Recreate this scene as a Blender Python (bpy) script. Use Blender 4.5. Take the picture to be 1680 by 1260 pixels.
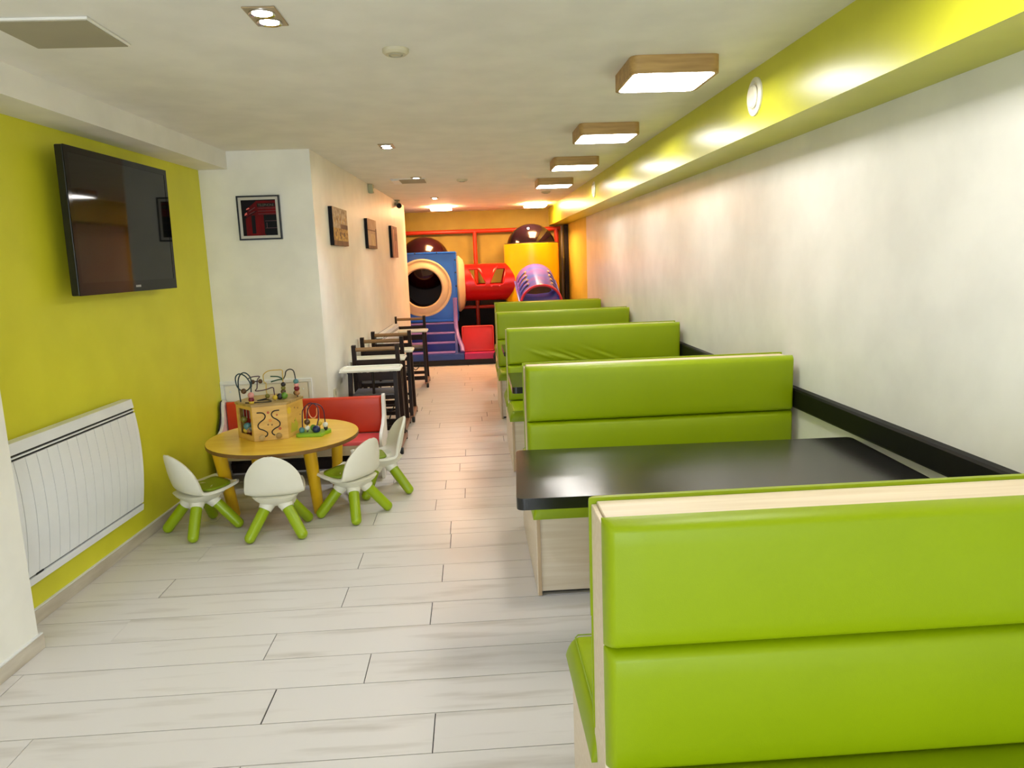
import bpy, bmesh, math, random
from math import sin, cos, pi, sqrt, radians
from mathutils import Vector, Matrix

for o in list(bpy.data.objects):
    bpy.data.objects.remove(o)
S = bpy.context.scene
COL = S.collection
rnd = random.Random(7)

# ------------------------------------------------------------------ camera, world, exposure
cam_d = bpy.data.cameras.new('camera')
cam_d.sensor_width = 36.0
cam_d.lens = 36.0 * 1200.0 / 1680.0
cam_d.clip_start = 0.05
cam = bpy.data.objects.new('camera', cam_d)
COL.objects.link(cam)
M = Matrix(((0.997858, 0.044164, -0.048261), (-0.054972, 0.166146, -0.984568), (-0.035464, 0.985112, 0.168218))).to_4x4()
M.translation = (0, 0, 1.6)
cam.matrix_world = M
S.camera = cam

W = bpy.data.worlds.new('world')
S.world = W
W.use_nodes = True
W.node_tree.nodes['Background'].inputs[0].default_value = (0.75, 0.85, 1.0, 1)
W.node_tree.nodes['Background'].inputs[1].default_value = 1.0

S.view_settings.view_transform = 'Standard'
S.view_settings.look = 'None'
S.view_settings.gamma = 1.0
S.view_settings.use_curve_mapping = False
S.view_settings.exposure = 1.15

LAMP = 14.0          # square ceiling lamps
WARM = 42.0          # warm panels over the play corner
DAY = 60.0          # daylight through the entrance behind the camera
SPOT = 30.0           # recessed twin spots

dl = bpy.data.lights.new('entrance_daylight', 'AREA')
dl.shape = 'RECTANGLE'
dl.size, dl.size_y = 3.0, 2.1
dl.energy = DAY
dl.color = (0.78, 0.88, 1.0)
dlo = bpy.data.objects.new('entrance_daylight', dl)
dlo.location = (-0.2, -3.75, 1.15)
dlo.rotation_euler = (radians(90), 0, 0)
COL.objects.link(dlo)

# ------------------------------------------------------------------ materials
def lin(c):
    r = []
    for v in c:
        v /= 255.0
        r.append(v / 12.92 if v <= 0.04045 else ((v + 0.055) / 1.055) ** 2.4)
    return (r[0], r[1], r[2], 1.0)

MATS = {}
def mat(name, c, c2=None, rough=0.5, scale=(4, 4, 4), detail=4, metal=0.0, spec=0.5, bump=0.0, bscale=200.0,
        coat=0.0, ramp=(0.35, 0.65), rand=0.0, sss=0.0):
    m = bpy.data.materials.new(name)
    m.use_nodes = True
    nt = m.node_tree
    b = nt.nodes['Principled BSDF']
    b.inputs['Roughness'].default_value = rough
    b.inputs['Metallic'].default_value = metal
    b.inputs['Specular IOR Level'].default_value = spec
    if coat:
        b.inputs['Coat Weight'].default_value = coat
        b.inputs['Coat Roughness'].default_value = 0.1
    tc = nt.nodes.new('ShaderNodeTexCoord')
    vec = tc.outputs['Object']
    if rand:
        oi = nt.nodes.new('ShaderNodeObjectInfo')
        mul = nt.nodes.new('ShaderNodeMath'); mul.operation = 'MULTIPLY'; mul.inputs[1].default_value = 37.0
        nt.links.new(oi.outputs['Random'], mul.inputs[0])
        add = nt.nodes.new('ShaderNodeVectorMath'); add.operation = 'ADD'
        cmb = nt.nodes.new('ShaderNodeCombineXYZ')
        nt.links.new(mul.outputs[0], cmb.inputs[0]); nt.links.new(mul.outputs[0], cmb.inputs[2])
        nt.links.new(vec, add.inputs[0]); nt.links.new(cmb.outputs[0], add.inputs[1])
        vec = add.outputs[0]
    if c2 is None:
        c2 = tuple(max(0, v * 0.965) for v in c)
    mp = nt.nodes.new('ShaderNodeMapping')
    mp.inputs['Scale'].default_value = scale
    nz = nt.nodes.new('ShaderNodeTexNoise')
    nz.inputs['Scale'].default_value = 1.0
    nz.inputs['Detail'].default_value = detail
    rp = nt.nodes.new('ShaderNodeValToRGB')
    rp.color_ramp.elements[0].position = ramp[0]
    rp.color_ramp.elements[1].position = ramp[1]
    rp.color_ramp.elements[0].color = lin(c2)
    rp.color_ramp.elements[1].color = lin(c)
    nt.links.new(vec, mp.inputs[0]); nt.links.new(mp.outputs[0], nz.inputs['Vector'])
    nt.links.new(nz.outputs['Fac'], rp.inputs[0])
    colour = rp.outputs[0]
    if rand:
        mx = nt.nodes.new('ShaderNodeMix'); mx.data_type = 'RGBA'; mx.blend_type = 'MULTIPLY'
        mr = nt.nodes.new('ShaderNodeMapRange')
        mr.inputs['To Min'].default_value = 1.0 - rand; mr.inputs['To Max'].default_value = 1.0
        nt.links.new(oi.outputs['Random'], mr.inputs['Value'])
        cc = nt.nodes.new('ShaderNodeCombineColor')
        for k in range(3): nt.links.new(mr.outputs[0], cc.inputs[k])
        mx.inputs['Factor'].default_value = 1.0
        nt.links.new(colour, mx.inputs['A']); nt.links.new(cc.outputs[0], mx.inputs['B'])
        colour = mx.outputs['Result']
    nt.links.new(colour, b.inputs['Base Color'])
    if bump:
        n2 = nt.nodes.new('ShaderNodeTexNoise'); n2.inputs['Scale'].default_value = bscale; n2.inputs['Detail'].default_value = 2
        nt.links.new(tc.outputs['Object'], n2.inputs['Vector'])
        bp = nt.nodes.new('ShaderNodeBump'); bp.inputs['Strength'].default_value = bump; bp.inputs['Distance'].default_value = 0.002
        nt.links.new(n2.outputs['Fac'], bp.inputs['Height']); nt.links.new(bp.outputs[0], b.inputs['Normal'])
    MATS[name] = m
    return m

def emat(name, c, strength):
    m = bpy.data.materials.new(name); m.use_nodes = True
    nt = m.node_tree
    b = nt.nodes['Principled BSDF']
    b.inputs['Base Color'].default_value = lin(c)
    b.inputs['Emission Color'].default_value = lin(c)
    b.inputs['Emission Strength'].default_value = strength
    MATS[name] = m
    return m

mat('wall_white', (243, 239, 224), rough=0.45, bump=0.05, bscale=90)
mat('wall_white_gloss', (241, 240, 234), rough=0.32, bump=0.04, bscale=60)
mat('ceiling_white', (242, 238, 226), rough=0.6, bump=0.03)
mat('wall_lime', (222, 218, 46), (216, 212, 42), rough=0.5, bump=0.08, bscale=160)
mat('beam_lime', (204, 204, 44), (198, 198, 40), rough=0.3, bump=0.04, bscale=60)
mat('wall_yellow', (226, 206, 84), (218, 198, 80), rough=0.4, bump=0.04)
mat('wall_olive', (170, 156, 62), (160, 147, 57), rough=0.6)
mat('plank', (220, 213, 202), (194, 185, 170), rough=0.33, scale=(1.8, 15, 4), detail=8, ramp=(0.24, 0.46), rand=0.04, bump=0.04, bscale=60)
mat('subfloor', (24, 20, 17), rough=0.9)
mat('joint', (150, 128, 130), rough=0.5)
mat('skirting', (206, 196, 176), (184, 172, 150), rough=0.45, scale=(3, 3, 20), detail=5)
mat('caulk', (236, 234, 226), rough=0.5)
mat('vinyl', (146, 167, 0), (142, 163, 0), rough=0.42, scale=(3, 3, 3), bump=0.10, bscale=420, spec=0.3)
mat('beech', (236, 220, 194), (223, 203, 172), rough=0.42, scale=(2.5, 60, 60), detail=5, ramp=(0.3, 0.7))
mat('beech_edge', (204, 176, 138), (190, 160, 120), rough=0.45, scale=(30, 30, 3))
mat('kick', (46, 38, 30), rough=0.7)
mat('black_laminate', (24, 23, 22), (19, 18, 17), rough=0.18, bump=0.05, bscale=300, spec=0.6)
mat('black_rail', (9, 9, 9), rough=0.5, spec=0.25)
mat('black_plastic', (14, 14, 15), rough=0.3)
mat('black_gloss', (6, 6, 7), rough=0.06, spec=0.22)
mat('screen', (7, 9, 8), rough=0.04, spec=0.3)
mat('silver', (190, 190, 190), rough=0.35, metal=0.8)
mat('white_plastic', (238, 234, 214), (233, 229, 208), rough=0.35)
mat('white_enamel', (238, 239, 238), rough=0.3)
mat('grey_slot', (112, 114, 114), rough=0.6)
mat('dark_slot', (20, 21, 22), rough=0.6)
mat('green_leg', (152, 176, 8), (146, 170, 6), rough=0.35)
mat('green_pad', (140, 164, 22), (134, 158, 20), rough=0.45)
mat('yellow_top', (250, 208, 76), (240, 190, 54), rough=0.3, scale=(3, 14, 3), detail=6)
mat('brown_edge', (128, 92, 40), (110, 76, 30), rough=0.5, scale=(10, 10, 30))
mat('yellow_leg', (236, 188, 26), (226, 174, 20), rough=0.35, scale=(20, 20, 2), detail=5)
mat('toy_wood', (228, 186, 92), (206, 158, 66), rough=0.45, scale=(5, 5, 22), detail=5)
mat('toy_lid', (196, 164, 98), (160, 128, 68), rough=0.5, scale=(6, 30, 6), detail=5)
mat('toy_red', (150, 28, 24), rough=0.5)
mat('toy_black', (26, 22, 24), rough=0.5)
mat('wire_dark', (22, 26, 30), rough=0.4)
mat('wire_teal', (18, 52, 62), rough=0.4)
mat('wire_yellow', (214, 180, 84), rough=0.4)
mat('wire_green', (28, 74, 46), rough=0.4)
mat('wire_purple', (74, 34, 62), rough=0.35)
mat('wire_orange', (240, 170, 110), rough=0.35)
for n_, c_ in dict(pink=(222, 150, 140), crimson=(120, 16, 36), yellow=(224, 190, 60), teal=(90, 140, 138), olive=(128, 122, 46),
                   brown=(92, 62, 36), black=(34, 28, 30), green=(96, 140, 40), navy=(22, 40, 84), white=(232, 232, 220), tan=(176, 124, 76), grey=(110, 112, 92)).items():
    mat('bead_' + n_, c_, rough=0.35)
mat('maze_green', (146, 190, 30), (128, 172, 26), rough=0.4)
mat('print_yellow', (236, 202, 44), rough=0.5)
mat('print_lime', (196, 186, 52), rough=0.5)
mat('print_red', (186, 40, 24), rough=0.5)
mat('print_orange', (226, 142, 40), rough=0.5)
mat('bench_white', (238, 232, 222), (230, 222, 210), rough=0.4)
mat('bench_red', (212, 62, 18), (204, 56, 15), rough=0.42, bump=0.08, bscale=300)
mat('bench_seat', (222, 82, 80), (214, 76, 74), rough=0.42)
mat('bench_board', (222, 206, 172), (208, 190, 152), rough=0.45, scale=(2, 30, 30))
mat('dark_wood', (48, 30, 20), (28, 17, 11), rough=0.45, spec=0.25, scale=(8, 8, 3), detail=6)
mat('rail_wood', (150, 112, 66), (120, 86, 48), rough=0.38, scale=(3, 20, 20))
mat('runner_wood', (150, 104, 78), (128, 86, 62), rough=0.45, scale=(20, 3, 20))
mat('seat_grey', (112, 108, 112), rough=0.5)
mat('lamp_wood', (188, 152, 88), (148, 112, 58), rough=0.5, scale=(3, 40, 40), detail=6, ramp=(0.3, 0.7))
mat('lamp_wood_y', (186, 146, 92), (150, 110, 62), rough=0.5, scale=(40, 3, 40), detail=6, ramp=(0.3, 0.7))
mat('panel_grey', (168, 160, 134), rough=0.6)
mat('spot_frame', (176, 156, 122), rough=0.3, metal=0.6)
mat('chrome', (210, 210, 214), rough=0.12, metal=1.0)
mat('alarm_white', (206, 196, 164), rough=0.5)
mat('detector_green', (176, 178, 140), rough=0.5)
mat('play_blue', (24, 108, 226), (20, 100, 216), rough=0.3)
mat('play_dark_blue', (6, 38, 146), (5, 34, 132), rough=0.35)
mat('play_base_blue', (28, 62, 146), rough=0.4)
mat('play_lilac', (150, 120, 196), rough=0.35)
mat('play_cream', (240, 214, 170), (234, 206, 160), rough=0.32)
mat('play_red', (214, 22, 16), (206, 18, 14), rough=0.28)
mat('play_yellow', (252, 206, 6), (250, 200, 5), rough=0.32)
mat('play_purple', (116, 92, 208), (70, 104, 224), rough=0.25, scale=(2, 6, 3))
mat('play_pink', (226, 60, 90), rough=0.3)
mat('dome_maroon', (32, 3, 6), rough=0.08)
mat('dome_violet', (24, 10, 22), rough=0.08)
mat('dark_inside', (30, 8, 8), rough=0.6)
mat('pipe_red', (206, 62, 24), (196, 54, 20), rough=0.32)
mat('foam_red', (226, 30, 34), (216, 26, 30), rough=0.42)
mat('foam_trim', (240, 110, 96), rough=0.4)
mat('base_magenta', (176, 26, 96), rough=0.4)
mat('rubber', (18, 18, 18), rough=0.6)
mat('dark_matte', (30, 24, 18), rough=0.8)
mat('pipe_grey', (150, 140, 110), rough=0.4)
mat('mat_white', (206, 200, 186), rough=0.6)
mat('print_dark', (16, 7, 8), (8, 5, 5), rough=0.5, spec=0.15, scale=(12, 12, 12))
mat('booth_red', (112, 3, 4), (78, 2, 3), rough=0.5, spec=0.15, scale=(14, 3, 6))
mat('booth_dark', (46, 6, 8), rough=0.35)
mat('booth_glass', (10, 8, 9), rough=0.5, spec=0.15)
mat('booth_line', (92, 50, 46), rough=0.4)
mat('booth_letter', (92, 84, 62), rough=0.4)
mat('canvas_gold', (212, 168, 84), (120, 74, 34), rough=0.6, scale=(34, 34, 34), detail=6, ramp=(0.38, 0.6))
mat('canvas_stone', (206, 184, 150), (150, 116, 84), rough=0.6, scale=(26, 26, 26), detail=5)
mat('canvas_brown', (124, 82, 50), (92, 56, 34), rough=0.6, scale=(14, 14, 10))
mat('canvas_haze', (196, 164, 130), (164, 126, 96), rough=0.6, scale=(9, 9, 7), detail=3)
mat('canvas_pale', (214, 190, 140), (186, 150, 104), rough=0.6, scale=(16, 16, 10))
mat('canvas_umber', (132, 88, 74), (84, 46, 40), rough=0.6, scale=(14, 14, 8), detail=5)
mat('canvas_rose', (190, 138, 122), (150, 98, 86), rough=0.6, scale=(12, 12, 4))
emat('lamp_glow', (255, 250, 243), LAMP)
emat('warm_glow', (255, 188, 132), WARM)
emat('spot_glow', (255, 248, 240), SPOT)

# ------------------------------------------------------------------ mesh helpers
def newbm(): return bmesh.new()

def box(bm, x0, x1, y0, y1, z0, z1, r=0.0, seg=3, mi=0, mtx=None):
    t = bmesh.new()
    bmesh.ops.create_cube(t, size=1.0)
    for v in t.verts:
        v.co = Vector((x0 + (v.co.x + .5) * (x1 - x0), y0 + (v.co.y + .5) * (y1 - y0), z0 + (v.co.z + .5) * (z1 - z0)))
    if r > 0:
        bmesh.ops.bevel(t, geom=list(t.edges), offset=r, segments=seg, profile=0.5, affect='EDGES')
    merge(bm, t, mi, mtx)

def merge(bm, t, mi=0, mtx=None):
    mp = {}
    for v in t.verts:
        mp[v] = bm.verts.new(mtx @ v.co if mtx else v.co)
    for f in t.faces:
        try:
            nf = bm.faces.new([mp[v] for v in f.verts]); nf.material_index = mi
        except ValueError:
            pass
    t.free()

def prism(bm, pts, a0, a1, f, mi=0, r=0.0, seg=2):
    t = bmesh.new()
    A = [t.verts.new(f(p[0], p[1], a0)) for p in pts]
    B = [t.verts.new(f(p[0], p[1], a1)) for p in pts]
    t.faces.new(A); t.faces.new(list(reversed(B)))
    n = len(pts)
    for i in range(n):
        t.faces.new([A[i], B[i], B[(i + 1) % n], A[(i + 1) % n]])
    bmesh.ops.recalc_face_normals(t, faces=list(t.faces))
    if r > 0:
        caps = set(A) | set(B)
        es = [e for e in t.edges if (e.verts[0] in A and e.verts[1] in A) or (e.verts[0] in B and e.verts[1] in B)]
        bmesh.ops.bevel(t, geom=es, offset=r, segments=seg, profile=0.5, affect='EDGES')
    merge(bm, t, mi)

XY = lambda p, q, a: (p, q, a)
YZ = lambda p, q, a: (a, p, q)
XZ = lambda p, q, a: (p, a, q)

def fillet(pts, r, n=5):
    out = []
    m = len(pts)
    for i in range(m):
        p = Vector(pts[i]); a = Vector(pts[i - 1]); b = Vector(pts[(i + 1) % m])
        da = (a - p).normalized(); db = (b - p).normalized()
        ang = da.angle(db) if da.length and db.length else pi
        d = min(r / max(math.tan(ang / 2), 1e-3), (a - p).length * .48, (b - p).length * .48)
        p0 = p + da * d; p1 = p + db * d
        for k in range(n + 1):
            t = k / n
            out.append(tuple((1 - t) ** 2 * p0 + 2 * t * (1 - t) * p + t * t * p1))
    return out

def catmull(pts, sub=6, cyc=False):
    P = [Vector(p) for p in pts]; n = len(P); out = []
    rng = range(n if cyc else n - 1)
    for i in rng:
        p0 = P[i - 1] if (cyc or i > 0) else P[i]
        p1 = P[i]; p2 = P[(i + 1) % n]
        p3 = P[(i + 2) % n] if (cyc or i + 2 < n) else p2
        for k in range(sub):
            t = k / sub
            out.append(0.5 * ((2 * p1) + (p2 - p0) * t + (2 * p0 - 5 * p1 + 4 * p2 - p3) * t * t + (3 * p1 - p0 - 3 * p2 + p3) * t ** 3))
    if not cyc: out.append(P[-1])
    return out

def tube(bm, pts, r, n=8, cyc=False, sub=0, mi=0, cap=True, radii=None):
    P = catmull(pts, sub, cyc) if sub else [Vector(p) for p in pts]
    m = len(P)
    rings = []
    prev = None
    for i in range(m):
        if cyc: d = P[(i + 1) % m] - P[i - 1]
        else: d = P[min(i + 1, m - 1)] - P[max(i - 1, 0)]
        if d.length < 1e-9: d = Vector((0, 0, 1))
        d.normalize()
        if prev is None:
            a = Vector((0, 0, 1)) if abs(d.z) < .9 else Vector((1, 0, 0))
            u = d.cross(a).normalized()
        else:
            u = (prev - d * prev.dot(d)).normalized()
        prev = u; w = d.cross(u)
        rr = radii[i] if radii else r
        rings.append([bm.verts.new(P[i] + (u * cos(2 * pi * k / n) + w * sin(2 * pi * k / n)) * rr) for k in range(n)])
    for i in range(m if cyc else m - 1):
        A = rings[i]; B = rings[(i + 1) % m]
        for k in range(n):
            f = bm.faces.new([A[k], A[(k + 1) % n], B[(k + 1) % n], B[k]]); f.material_index = mi
    if cap and not cyc:
        f = bm.faces.new(list(reversed(rings[0]))); f.material_index = mi
        f = bm.faces.new(rings[-1]); f.material_index = mi

def lathe(bm, prof, n=24, f=lambda x, y, z: (x, y, z), mi=0, closed=False, a0=0.0, a1=2 * pi):
    """prof: (r, z) pairs turned about z; f places the point."""
    full = abs(a1 - a0 - 2 * pi) < 1e-6
    cols = []
    for k in range(n if full else n + 1):
        a = a0 + (a1 - a0) * k / n
        cols.append([bm.verts.new(f(r * cos(a), r * sin(a), z)) for r, z in prof])
    m = len(prof)
    K = len(cols)
    for k in range(K if full else K - 1):
        A = cols[k]; B = cols[(k + 1) % K]
        for i in range(m if closed else m - 1):
            j = (i + 1) % m
            try:
                fc = bm.faces.new([A[i], B[i], B[j], A[j]]); fc.material_index = mi
            except ValueError:
                pass
    bmesh.ops.remove_doubles(bm, verts=[v for c in cols for v in c], dist=1e-5)

def ball(bm, c, r, u=12, v=8, s=(1, 1, 1), mi=0):
    t = bmesh.new()
    bmesh.ops.create_uvsphere(t, u_segments=u, v_segments=v, radius=r)
    merge(bm, t, mi, Matrix.Translation(c) @ Matrix.Diagonal((s[0], s[1], s[2], 1)))

def cyl(bm, a, b, r, n=16, r2=None, mi=0):
    tube(bm, [a, b], r, n, radii=[r, r if r2 is None else r2], mi=mi)

def obj(name, bm, m, parent=None, smooth=35, loc=None, props=None):
    bmesh.ops.recalc_face_normals(bm, faces=list(bm.faces))
    me = bpy.data.meshes.new(name)
    bm.to_mesh(me); bm.free()
    for mm in (m if isinstance(m, (list, tuple)) else [m]):
        me.materials.append(MATS[mm])
    if smooth:
        for p in me.polygons: p.use_smooth = True
        me.set_sharp_from_angle(angle=radians(smooth))
    o = bpy.data.objects.new(name, me)
    COL.objects.link(o)
    if 30 <= smooth <= 40:
        wn = o.modifiers.new('weighted', 'WEIGHTED_NORMAL'); wn.keep_sharp = True; wn.weight = 90
    if parent is not None: o.parent = parent
    if loc: o.location = loc
    if props:
        for k, v in props.items(): o[k] = v
    return o

def tag(o, label, cat=None, group=None, kind=None):
    o['label'] = label
    if cat: o['category'] = cat
    if group: o['group'] = group
    if kind: o['kind'] = kind
    return o

def thing(name, label, cat, loc=(0, 0, 0), rz=0.0, group=None):
    o = bpy.data.objects.new(name, None)
    o.empty_display_size = 0.1
    COL.objects.link(o)
    o.location = loc; o.rotation_euler = (0, 0, rz)
    return tag(o, label, cat, group)

def struct(name, bm, m, label, smooth=0, parent=None):
    o = obj(name, bm, m, parent, smooth)
    o['kind'] = 'structure'; o['label'] = label
    return o

def dup(root, loc, rz, label):
    r = root.copy(); COL.objects.link(r)
    r.location = loc; r.rotation_euler = (0, 0, rz); r['label'] = label
    for ch in list(root.children):
        c = ch.copy(); COL.objects.link(c); c.parent = r
        for g in list(ch.children):
            d = g.copy(); COL.objects.link(d); d.parent = c
    return r

def samples(a, b, r, n):
    """positions along a..b, dense inside the rounded margin r at both ends"""
    L = b - a
    e = [0, .03, .1, .22, .4, .65, 1.0]
    s = [a + r * t for t in e]
    s += [a + r + (L - 2 * r) * k / n for k in range(1, n)]
    s += [b - r * t for t in reversed(e)]
    return s

def puff(bm, a0, a1, b0, b1, T, f, r=0.035, bulge=0.008, na=10, nb=6, extra=None, mi=0):
    A = samples(a0, a1, r, na); B = samples(b0, b1, r, nb)
    def e(x, lo, hi):
        d = min(x - lo, hi - x)
        return 1.0 if d >= r else sqrt(max(0.0, 1 - (1 - d / r) ** 2))
    G = []
    for a in A:
        row = []
        for b in B:
            u = (a - a0) / (a1 - a0) * 2 - 1; v = (b - b0) / (b1 - b0) * 2 - 1
            h = (T + bulge * (1 - u * u) * (1 - v * v)) * e(a, a0, a1) * e(b, b0, b1)
            if extra: h += extra(u, v) * e(a, a0, a1) * e(b, b0, b1)
            row.append(bm.verts.new(f(a, b, h)))
        G.append(row)
    for i in range(len(A) - 1):
        for j in range(len(B) - 1):
            fc = bm.faces.new([G[i][j], G[i + 1][j], G[i + 1][j + 1], G[i][j + 1]]); fc.material_index = mi
    rim = [G[i][0] for i in range(len(A))] + [G[-1][j] for j in range(1, len(B))] + \
          [G[i][-1] for i in range(len(A) - 2, -1, -1)] + [G[0][j] for j in range(len(B) - 2, 0, -1)]
    bm.faces.new(rim)

# ------------------------------------------------------------------ the room shell
CEIL = 2.46
XW = 1.68                  # right wall
YB = 13.2                  # back wall
def xl(y): return -2.107 + (y - 3.285) * 0.049      # green wall on the left
def xm(y): return -1.165 + (y - 5.72) * 0.0312      # white wall with the canvases

bm = newbm(); box(bm, -2.6, 2.0, -4.2, 13.6, -0.12, -0.006)
floor = struct('floor', bm, 'subfloor', 'pale whitewashed plank floor of the dining room')
ROWP, PL = 0.2187, 1.408
known = {-1: -0.824, 0: -0.2, 1: -0.82, 2: -0.488, 3: -0.933, 4: -0.256, 5: -0.688, 6: -0.22, 7: -0.677, 8: -0.19, 12: -0.114, 14: -0.649, 15: -0.161,
         19: 0.223, 20: -0.569, 22: -0.384, 23: 0.039, 24: 0.096, 25: -0.522, 27: 0.162, 29: 0.203}
bm = newbm(); box(bm, -1.15, 1.68, 5.905, 5.917, -.0055, .0006)
obj('joint_strip', bm, 'joint', floor, 0)
plank_meshes = {}
def plank(x0, x1, y0):
    key = round(x1 - x0, 2)
    if key not in plank_meshes:
        b = newbm(); L = x1 - x0
        box(b, -L / 2 + .0019, L / 2 - .0019, -ROWP / 2 + .0019, ROWP / 2 - .0019, -0.005, 0)
        o = obj('plank', b, 'plank', floor, 0); plank_meshes[key] = o.data
    else:
        o = bpy.data.objects.new('plank', plank_meshes[key]); COL.objects.link(o); o.parent = floor
    o.location = ((x0 + x1) / 2, y0 + ROWP / 2, 0)
for k in range(-22, 43):
    y0 = 2.1935 + ROWP * k
    if y0 > 11.5: break
    s = known.get(k, -0.7 + (0.55 if k % 2 else 0.0) + rnd.uniform(-.18, .18))
    lo = -2.2 if y0 < 5.7 else -1.25
    x = s
    while x > lo: x -= PL
    while x < XW:
        a, b_ = max(x, lo), min(x + PL, XW)
        if b_ - a > .03: plank(a, b_, y0)
        x += PL

bm = newbm(); box(bm, -2.6, 2.0, -4.2, 13.6, CEIL, CEIL + .12)
struct('ceiling', bm, 'ceiling_white', 'plain off-white painted ceiling')
bm = newbm(); box(bm, XW, XW + .15, -3.6, 10.72, 0, CEIL)
struct('wall_right', bm, 'wall_white_gloss', 'long white wall beside the green booths')
bm = newbm(); box(bm, XW, XW + .15, 10.72, YB + .2, 0, CEIL)
struct('wall_far_right', bm, 'wall_yellow', 'warm yellow end of the right wall by the play corner')
bm = newbm(); box(bm, 1.40, XW, -3.6, YB, 2.163, CEIL)
struct('trim_1', bm, 'beam_lime', 'glossy lime boxed beam running above the white right wall')
bm = newbm()
prism(bm, [(xl(2.9), 2.9), (xl(5.9), 5.9), (-2.5, 5.9), (-2.5, 2.9)], 0, CEIL, XY)
struct('wall_left', bm, 'wall_lime', 'lime green wall behind the television and heater')
bm = newbm()
xa = lambda y: -1.945 + (y - 3.06) * .049
prism(bm, [(xa(3.055), 3.055), (-2.5, 3.055), (-2.5, -3.6), (xa(-3.6), -3.6)], 0, CEIL, XY)
struct('wall_near_left', bm, 'wall_white', 'white wall end projecting beside the lime wall')
bm = newbm()
prism(bm, [(-1.866, 3.055), (-1.775, 5.72), (-2.2, 5.72), (-2.2, 3.055)], 2.33, CEIL, XY)
struct('trim_2', bm, 'ceiling_white', 'off-white boxed beam above the lime wall')
bm = newbm()
prism(bm, [(-2.5, 5.72), (xm(5.72), 5.72), (xm(11.5), 11.5), (-2.5, 11.5)], 0, CEIL, XY)
struct('wall_middle', bm, 'wall_white', 'white projecting wall block carrying the framed picture and canvases')
bm = newbm(); box(bm, -2.6, 2.0, YB, YB + .15, 0, CEIL)
struct('wall_back', bm, 'wall_olive', 'ochre back wall behind the play frame')
bm = newbm(); box(bm, -2.6, -2.3, 11.5, YB, 0, CEIL)
struct('wall_far_left', bm, 'wall_olive', 'ochre side wall of the play corner')
bm = newbm()
box(bm, -2.6, -1.75, -3.6, -3.45, 0, CEIL); box(bm, 1.35, 2.0, -3.6, -3.45, 0, CEIL); box(bm, -1.75, 1.35, -3.6, -3.45, 2.2, CEIL)
struct('wall_front', bm, 'wall_white', 'white street-side wall with the wide entrance opening')

def skirt(name, pa, pb, label, h=.066, t=.014):
    a = Vector(pa); b = Vector(pb); d = (b - a); L = d.length; d.normalize(); n = Vector((d.y, -d.x))
    root = None
    bm = newbm()
    prism(bm, [a, b, b + n * t, a + n * t], 0.001, h, XY)
    root = struct(name, bm, 'skirting', label)
    bm = newbm()
    prism(bm, [a, b, b + n * (t * .8), a + n * (t * .8)], h, h + .006, XY)
    c = obj('caulk_line', bm, 'caulk', root, 0)
    return root
skirt('baseboard_left', (xl(3.07), 3.07), (xl(5.71), 5.71), 'pale wooden baseboard along the lime wall')
skirt('baseboard_near_left', (xa(-3.4), -3.4), (xa(3.07), 3.07), 'pale wooden baseboard along the white wall end')
skirt('baseboard_middle', (-1.98, 5.72), (xm(5.72), 5.72), 'pale wooden baseboard behind the red bench')
skirt('baseboard_center', (xm(5.72), 5.72), (xm(11.5), 11.5), 'pale wooden baseboard behind the high chairs')

# black dado rail on the right wall
bm = newbm()
prism(bm, [(1.68, .78), (1.658, .78), (1.652, .79), (1.652, .872), (1.658, .882), (1.68, .887)], -1.5, 10.7, lambda p, q, a: (p, a, q))
struct('trim_3', bm, 'black_rail', 'black wooden dado rail on the white right wall')

# ------------------------------------------------------------------ booth benches
def booth(y, x0, label, wrinkle=None):
    t = thing('booth_bench', label, 'bench', (x0, y, 0), 0, 'green booth benches down the right wall')
    L = 1.652 - x0
    side = [(-.485, .004), (.485, .004), (.485, .40), (.075, .40), (.065, 1.04), (-.065, 1.04), (-.075, .40), (-.485, .40)]
    for a in (0.0, L - .02):
        bm = newbm(); prism(bm, side, a, a + .02, YZ, r=.0015, seg=1)
        obj('side_panel', bm, 'beech', t)
    bm = newbm(); box(bm, .02, L - .02, -.064, .064, .40, 1.04)
    obj('spine_panel', bm, 'beech', t)
    bm = newbm(); box(bm, .012, L - .012, -.065, .065, 1.04, 1.047, .002, 1)
    obj('top_cap', bm, 'beech', t)
    for s in (-1, 1):
        bm = newbm(); box(bm, .02, L - .02, min(s * .455, s * .475), max(s * .455, s * .475), .02, .40)
        obj('front_board', bm, 'beech', t)
        bm = newbm(); box(bm, .004, .0199, min(s * .486, s * .4875), max(s * .486, s * .4875), .004, .40)
        obj('edge_band', bm, 'beech_edge', t)
        bm = newbm(); box(bm, .03, L - .03, min(s * .40, s * .45), max(s * .40, s * .45), .002, .02)
        obj('kick_strip', bm, 'kick', t)
        up = lambda a, b, h, s=s: (a, s * (.065 + h), b)
        bm = newbm()
        puff(bm, -.006 if s > 0 else 0.0, L, .766, 1.055, .045, up, .022, .010, 80 if wrinkle and s < 0 else 20, 44 if wrinkle and s < 0 else 8, extra=(wrinkle if s < 0 else None))
        obj('upper_cushion', bm, 'vinyl', t, 60)
        bm = newbm()
        puff(bm, -.004 if s > 0 else 0.0, L, .475, .766, .045, up, .022, .010, 14, 6)
        obj('lower_cushion', bm, 'vinyl', t, 60)
        bm = newbm()
        lo, hi = (.04, .53) if s > 0 else (-.53, -.04)
        puff(bm, -.014, L - .004, lo, hi, .075, lambda a, b, h: (a, b, .40 + h), .04, .006, 14, 6)
        cu = obj('seat_cushion', bm, 'vinyl', t, 60)
        bm = newbm()
        yy = s * .508
        tube(bm, [(.012, s * .085, .4732), (.012, yy - s * .015, .4745), (.022, yy, .4745), (L - .03, yy, .4745)], .0022, 5)
        obj('piping', bm, 'green_pad', cu)
    return t
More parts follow.
